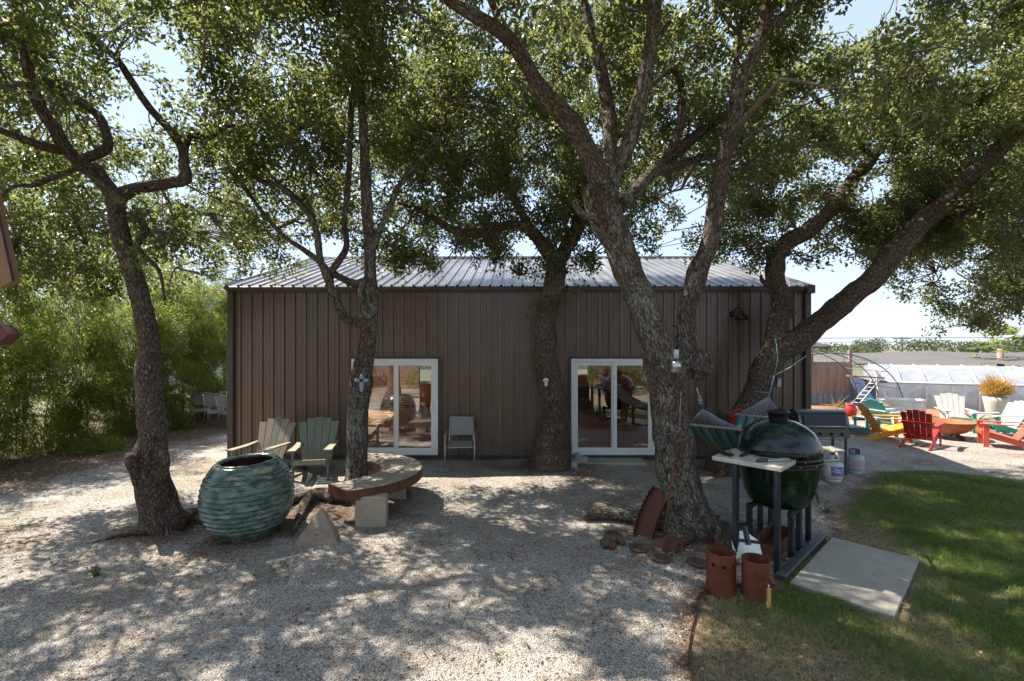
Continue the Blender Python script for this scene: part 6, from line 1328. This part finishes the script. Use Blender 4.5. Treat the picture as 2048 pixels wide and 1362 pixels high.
t = thing('reflection_fence', 'brown board fence added behind the photographer to darken the glass door reflections', 'fence', (0, -9, 0))  # added out of view so the door glass mirrors something dark
for k_ in range(14): mb = MB(); mb.box((-14 + k_ * 2.3, 0, 1.2), (2.28, .05, 2.4)); mb.build('panel', M['fence'], t)
for i, x in enumerate((-11, -3, 5, 13)):
    shrub('reflection_bush', ('leafy bush added behind the photographer to darken reflections, farthest left', 'leafy bush added behind the photographer to darken reflections, left of centre', 'leafy bush added behind the photographer to darken reflections, right of centre', 'leafy bush added behind the photographer to darken reflections, farthest right')[i], 'bush', x, -7.5, 3.0, 3.6, 9000, 'leaf_mid', (.12, .2))  # bushes added behind the camera, a dark backdrop for the door reflections

# ------------------------------------------------------------------ grass, litter, pebbles
rng = np.random.default_rng(77)
def grass_mat():
    m, n, l, b = NM('grass_blade'); a = attr(n, 'rnd'); d = attr(n, 'dry')
    r = ramp(n, [(0, (.06, .12, .02)), (.5, (.13, .22, .035)), (1, (.22, .33, .06))]); l.new(a.outputs['Fac'], r.inputs[0]); r2 = ramp(n, [(0, (.32, .25, .13)), (1, (.64, .53, .32))]); l.new(a.outputs['Fac'], r2.inputs[0])
    c = mix(n, l, d.outputs['Fac'], r.outputs[0], r2.outputs[0]); l.new(c, b.inputs['Base Color']); b.inputs['Roughness'].default_value = .5; spec(b, .3)
    tr = n.new('ShaderNodeBsdfTranslucent'); l.new(c, tr.inputs[0]); ms = n.new('ShaderNodeMixShader'); ms.inputs[0].default_value = .3; l.new(b.outputs[0], ms.inputs[1]); l.new(tr.outputs[0], ms.inputs[2]); l.new(ms.outputs[0], n['Material Output'].inputs[0]); return m
def vnoise(x, y, s, seed):
    return np.array([noise.noise(Vector((a * s, b * s, seed))) for a, b in zip(x, y)])
def blades(N, xr, yr, hgt, wid):
    x = rng.uniform(*xr, N); y = rng.uniform(*yr, N); vis = (np.abs(x) < y * 1.12 + .3)
    x = x[vis]; y = y[vis]; sd = pdist(x, y, LAWN); ns = vnoise(x, y, 1.3, 1.0); n2 = vnoise(x, y, 4.5, 3.0)
    slab = [uvp for uvp in ((3.93, 5.80), (4.48, 5.18), (3.41, 4.11), (2.76, 4.69))]
    ds = pdist(x, y, slab)
    # thin dry fringe along the gravel edge and a bare patch behind the slab
    dry = np.clip(1.15 - (x - 1.3) / 1.25, 0, 1) * (y < 5.2) + .9 * np.exp(-(((x - 4.35) / .7) ** 2 + ((y - 6.0) / .45) ** 2)) + .22 * (y < 4.2) * np.clip(1 - (x - 2.4) / 1.8, 0, 1)
    dry = np.clip(dry + .45 * ns + .2 * n2 + .12, 0, 1)
    keep = (sd > .0) & (ds < -.004) & (rng.random(len(x)) > .42 * dry ** 1.3) & ((sd > .08) | (rng.random(len(x)) < .35))
    bare = np.exp(-(((x - 4.25) / .42) ** 2 + ((y - 6.05) / .25) ** 2)); keep &= rng.random(len(x)) > bare * 1.1
    x = x[keep]; y = y[keep]; dry = dry[keep]; n = len(x)
    z = H(x, y); P = np.stack([x, y, z - .004], 1)
    up = unit(np.stack([rng.normal(0, .42, n), rng.normal(0, .42, n), np.ones(n)], 1)); h = hgt * (.5 + .9 * rng.random(n) ** 1.4) * (1 - .4 * dry) * (1.1 + .6 * vnoise(x, y, 3.2, 9.0))
    S = unit(np.stack([rng.normal(size=n), rng.normal(size=n), np.zeros(n)], 1)); w_ = wid * (.7 + .6 * rng.random(n))
    bend = unit(np.stack([rng.normal(size=n), rng.normal(size=n), np.zeros(n)], 1)) * (h * (.25 + .6 * rng.random(n)))[:, None]
    mid = P + up * (h * .55)[:, None] + bend * .25; tip = P + up * (h * .95)[:, None] + bend
    V = np.stack([P - S * w_[:, None] / 2, P + S * w_[:, None] / 2, mid + S * w_[:, None] * .35, tip], 1)
    V2 = np.stack([P - S * w_[:, None] / 2, mid + S * w_[:, None] * .35, tip, mid - S * w_[:, None] * .35], 1)
    V = V2
    return V.reshape(-1, 3), np.clip(rng.normal(.5, .22, n), 0, 1), np.clip(dry * 1.15 + rng.normal(0, .18, n) - .1, 0, 1)
parts = [blades(230000, (1.1, 7.2), (3.1, 6.2), .062, .0045), blades(150000, (3.5, 11.5), (6.0, 9.6), .065, .0065), blades(30000, (6, 14), (5, 9), .055, .008)]
V = np.concatenate([p[0] for p in parts]); tag(np_mesh('grass', V, 4, grass_mat(), None, {'rnd': np.concatenate([p[1] for p in parts]), 'dry': np.concatenate([p[2] for p in parts])}), 'short green lawn grass turning dry and straw coloured along the gravel edge', 'grass', kind='stuff')
print('GRASS', len(V) // 4)
# fallen leaves
def fallen(n, xr, yr, dens=None, L=(.02, .045)):
    x = rng.uniform(*xr, n); y = rng.uniform(*yr, n)
    if dens is not None:
        k_ = rng.random(n) < dens(x, y); x = x[k_]; y = y[k_]
    return x, y, L[0] + rng.random(len(x)) * (L[1] - L[0])
sets = [fallen(6500, (-7, 6), (3, 9.8), lambda x, y: .25 + .75 * (np.sin(1.9 * x + 1.1 * y) * np.sin(1.3 * y - .8 * x + 2) > .15), (.02, .05)), fallen(900, (-6, 5), (3, 6), None, (.03, .06)), fallen(16000, (-12.5, -7.4), (8, 18), lambda x, y: np.clip((-8.0 - x + .5 * np.sin(y * 1.7)) / 1.3, .03, 1), (.04, .08)), fallen(1600, (-5.4, -3.2), (5.2, 7.2), lambda x, y: .7 * np.exp(-((x + 4.2) ** 2 + (y - 6.2) ** 2) / .8)),
        fallen(1600, (1.2, 3.8), (3.2, 6.8), lambda x, y: .6 * np.exp(-np.abs(pdist(x, y, LAWN)) / .35)), fallen(900, (1.4, 5), (3.2, 5.2), None, (.025, .055)), fallen(900, (1.2, 3.6), (5.2, 6.8), lambda x, y: .8 * np.exp(-((x - 2.3) ** 2 + (y - 6.0) ** 2) / .6)), fallen(900, (-3.4, -1.6), (6, 8), lambda x, y: .7 * np.exp(-((x + 2.5) ** 2 + (y - 7.1) ** 2) / .7))]
x = np.concatenate([s_[0] for s_ in sets]); y = np.concatenate([s_[1] for s_ in sets]); L = np.concatenate([s_[2] for s_ in sets]); n = len(x)
P = np.stack([x, y, H(x, y) + .004 + .014 * rng.random(n)], 1); D = unit(np.stack([rng.normal(size=n), rng.normal(size=n), rng.normal(0, .18, n)], 1))
S = unit(np.stack([-D[:, 1], D[:, 0], rng.normal(0, .3, n)], 1)); W = L * .45; up = np.array([0, 0, 1.0])
V = np.stack([P, P + D * L[:, None] * .5 + S * W[:, None] * .5 + up * .006, P + D * L[:, None] + up * .004, P + D * L[:, None] * .5 - S * W[:, None] * .5 + up * .006], 1).reshape(-1, 3)
tag(np_mesh('fallen_leaves', V, 4, M['leaf_dry'], None, {'rnd': np.clip(rng.normal(.45, .3, n), 0, 1)}), 'brown fallen oak leaves scattered on gravel and under the bamboo', 'leaves', kind='stuff')
# loose stones of the gravel
n = 42000; yy = 3.1 + 7 * rng.random(n) ** 1.7; xx = (rng.random(n) * 2 - 1) * yy * 1.12; k_ = (pdist(xx, yy, LAWN) < -.02) & (xx > -9) & (yy < 9.85); xx = xx[k_]; yy = yy[k_]; n = len(xx)
r = .0035 + .006 * rng.random(n) ** 2; C = np.stack([xx, yy, H(xx, yy) + r * .3], 1)
dirs = np.array([(1, 0, 0), (0, 1, 0), (-1, 0, 0), (0, -1, 0), (0, 0, 1)], float); an = rng.random(n) * 6.28; ca, sa = np.cos(an), np.sin(an)
VV = []
for d in dirs:
    j = 1 + .45 * rng.normal(size=(n, 1)).clip(-1, 1); q = np.stack([d[0] * ca - d[1] * sa, d[0] * sa + d[1] * ca, np.full(n, d[2] * .75)], 1) * r[:, None] * j; VV.append(C + q)
T = []
for a_, b_ in ((0, 1), (1, 2), (2, 3), (3, 0)): T.append(np.stack([VV[a_], VV[b_], VV[4]], 1))
V = np.stack(T, 1).reshape(-1, 3)
mp = leaf_mat('loose_stone', [(0, (.07, .055, .045)), (.12, (.24, .20, .16)), (.5, (.42, .37, .32)), (1, (.70, .66, .60))], 0.0, .9)
tag(np_mesh('gravel_stones', V, 3, mp, None, {'rnd': np.repeat(rng.random(n), 4)}), 'loose crushed limestone pebbles covering the yard', 'gravel', kind='stuff')
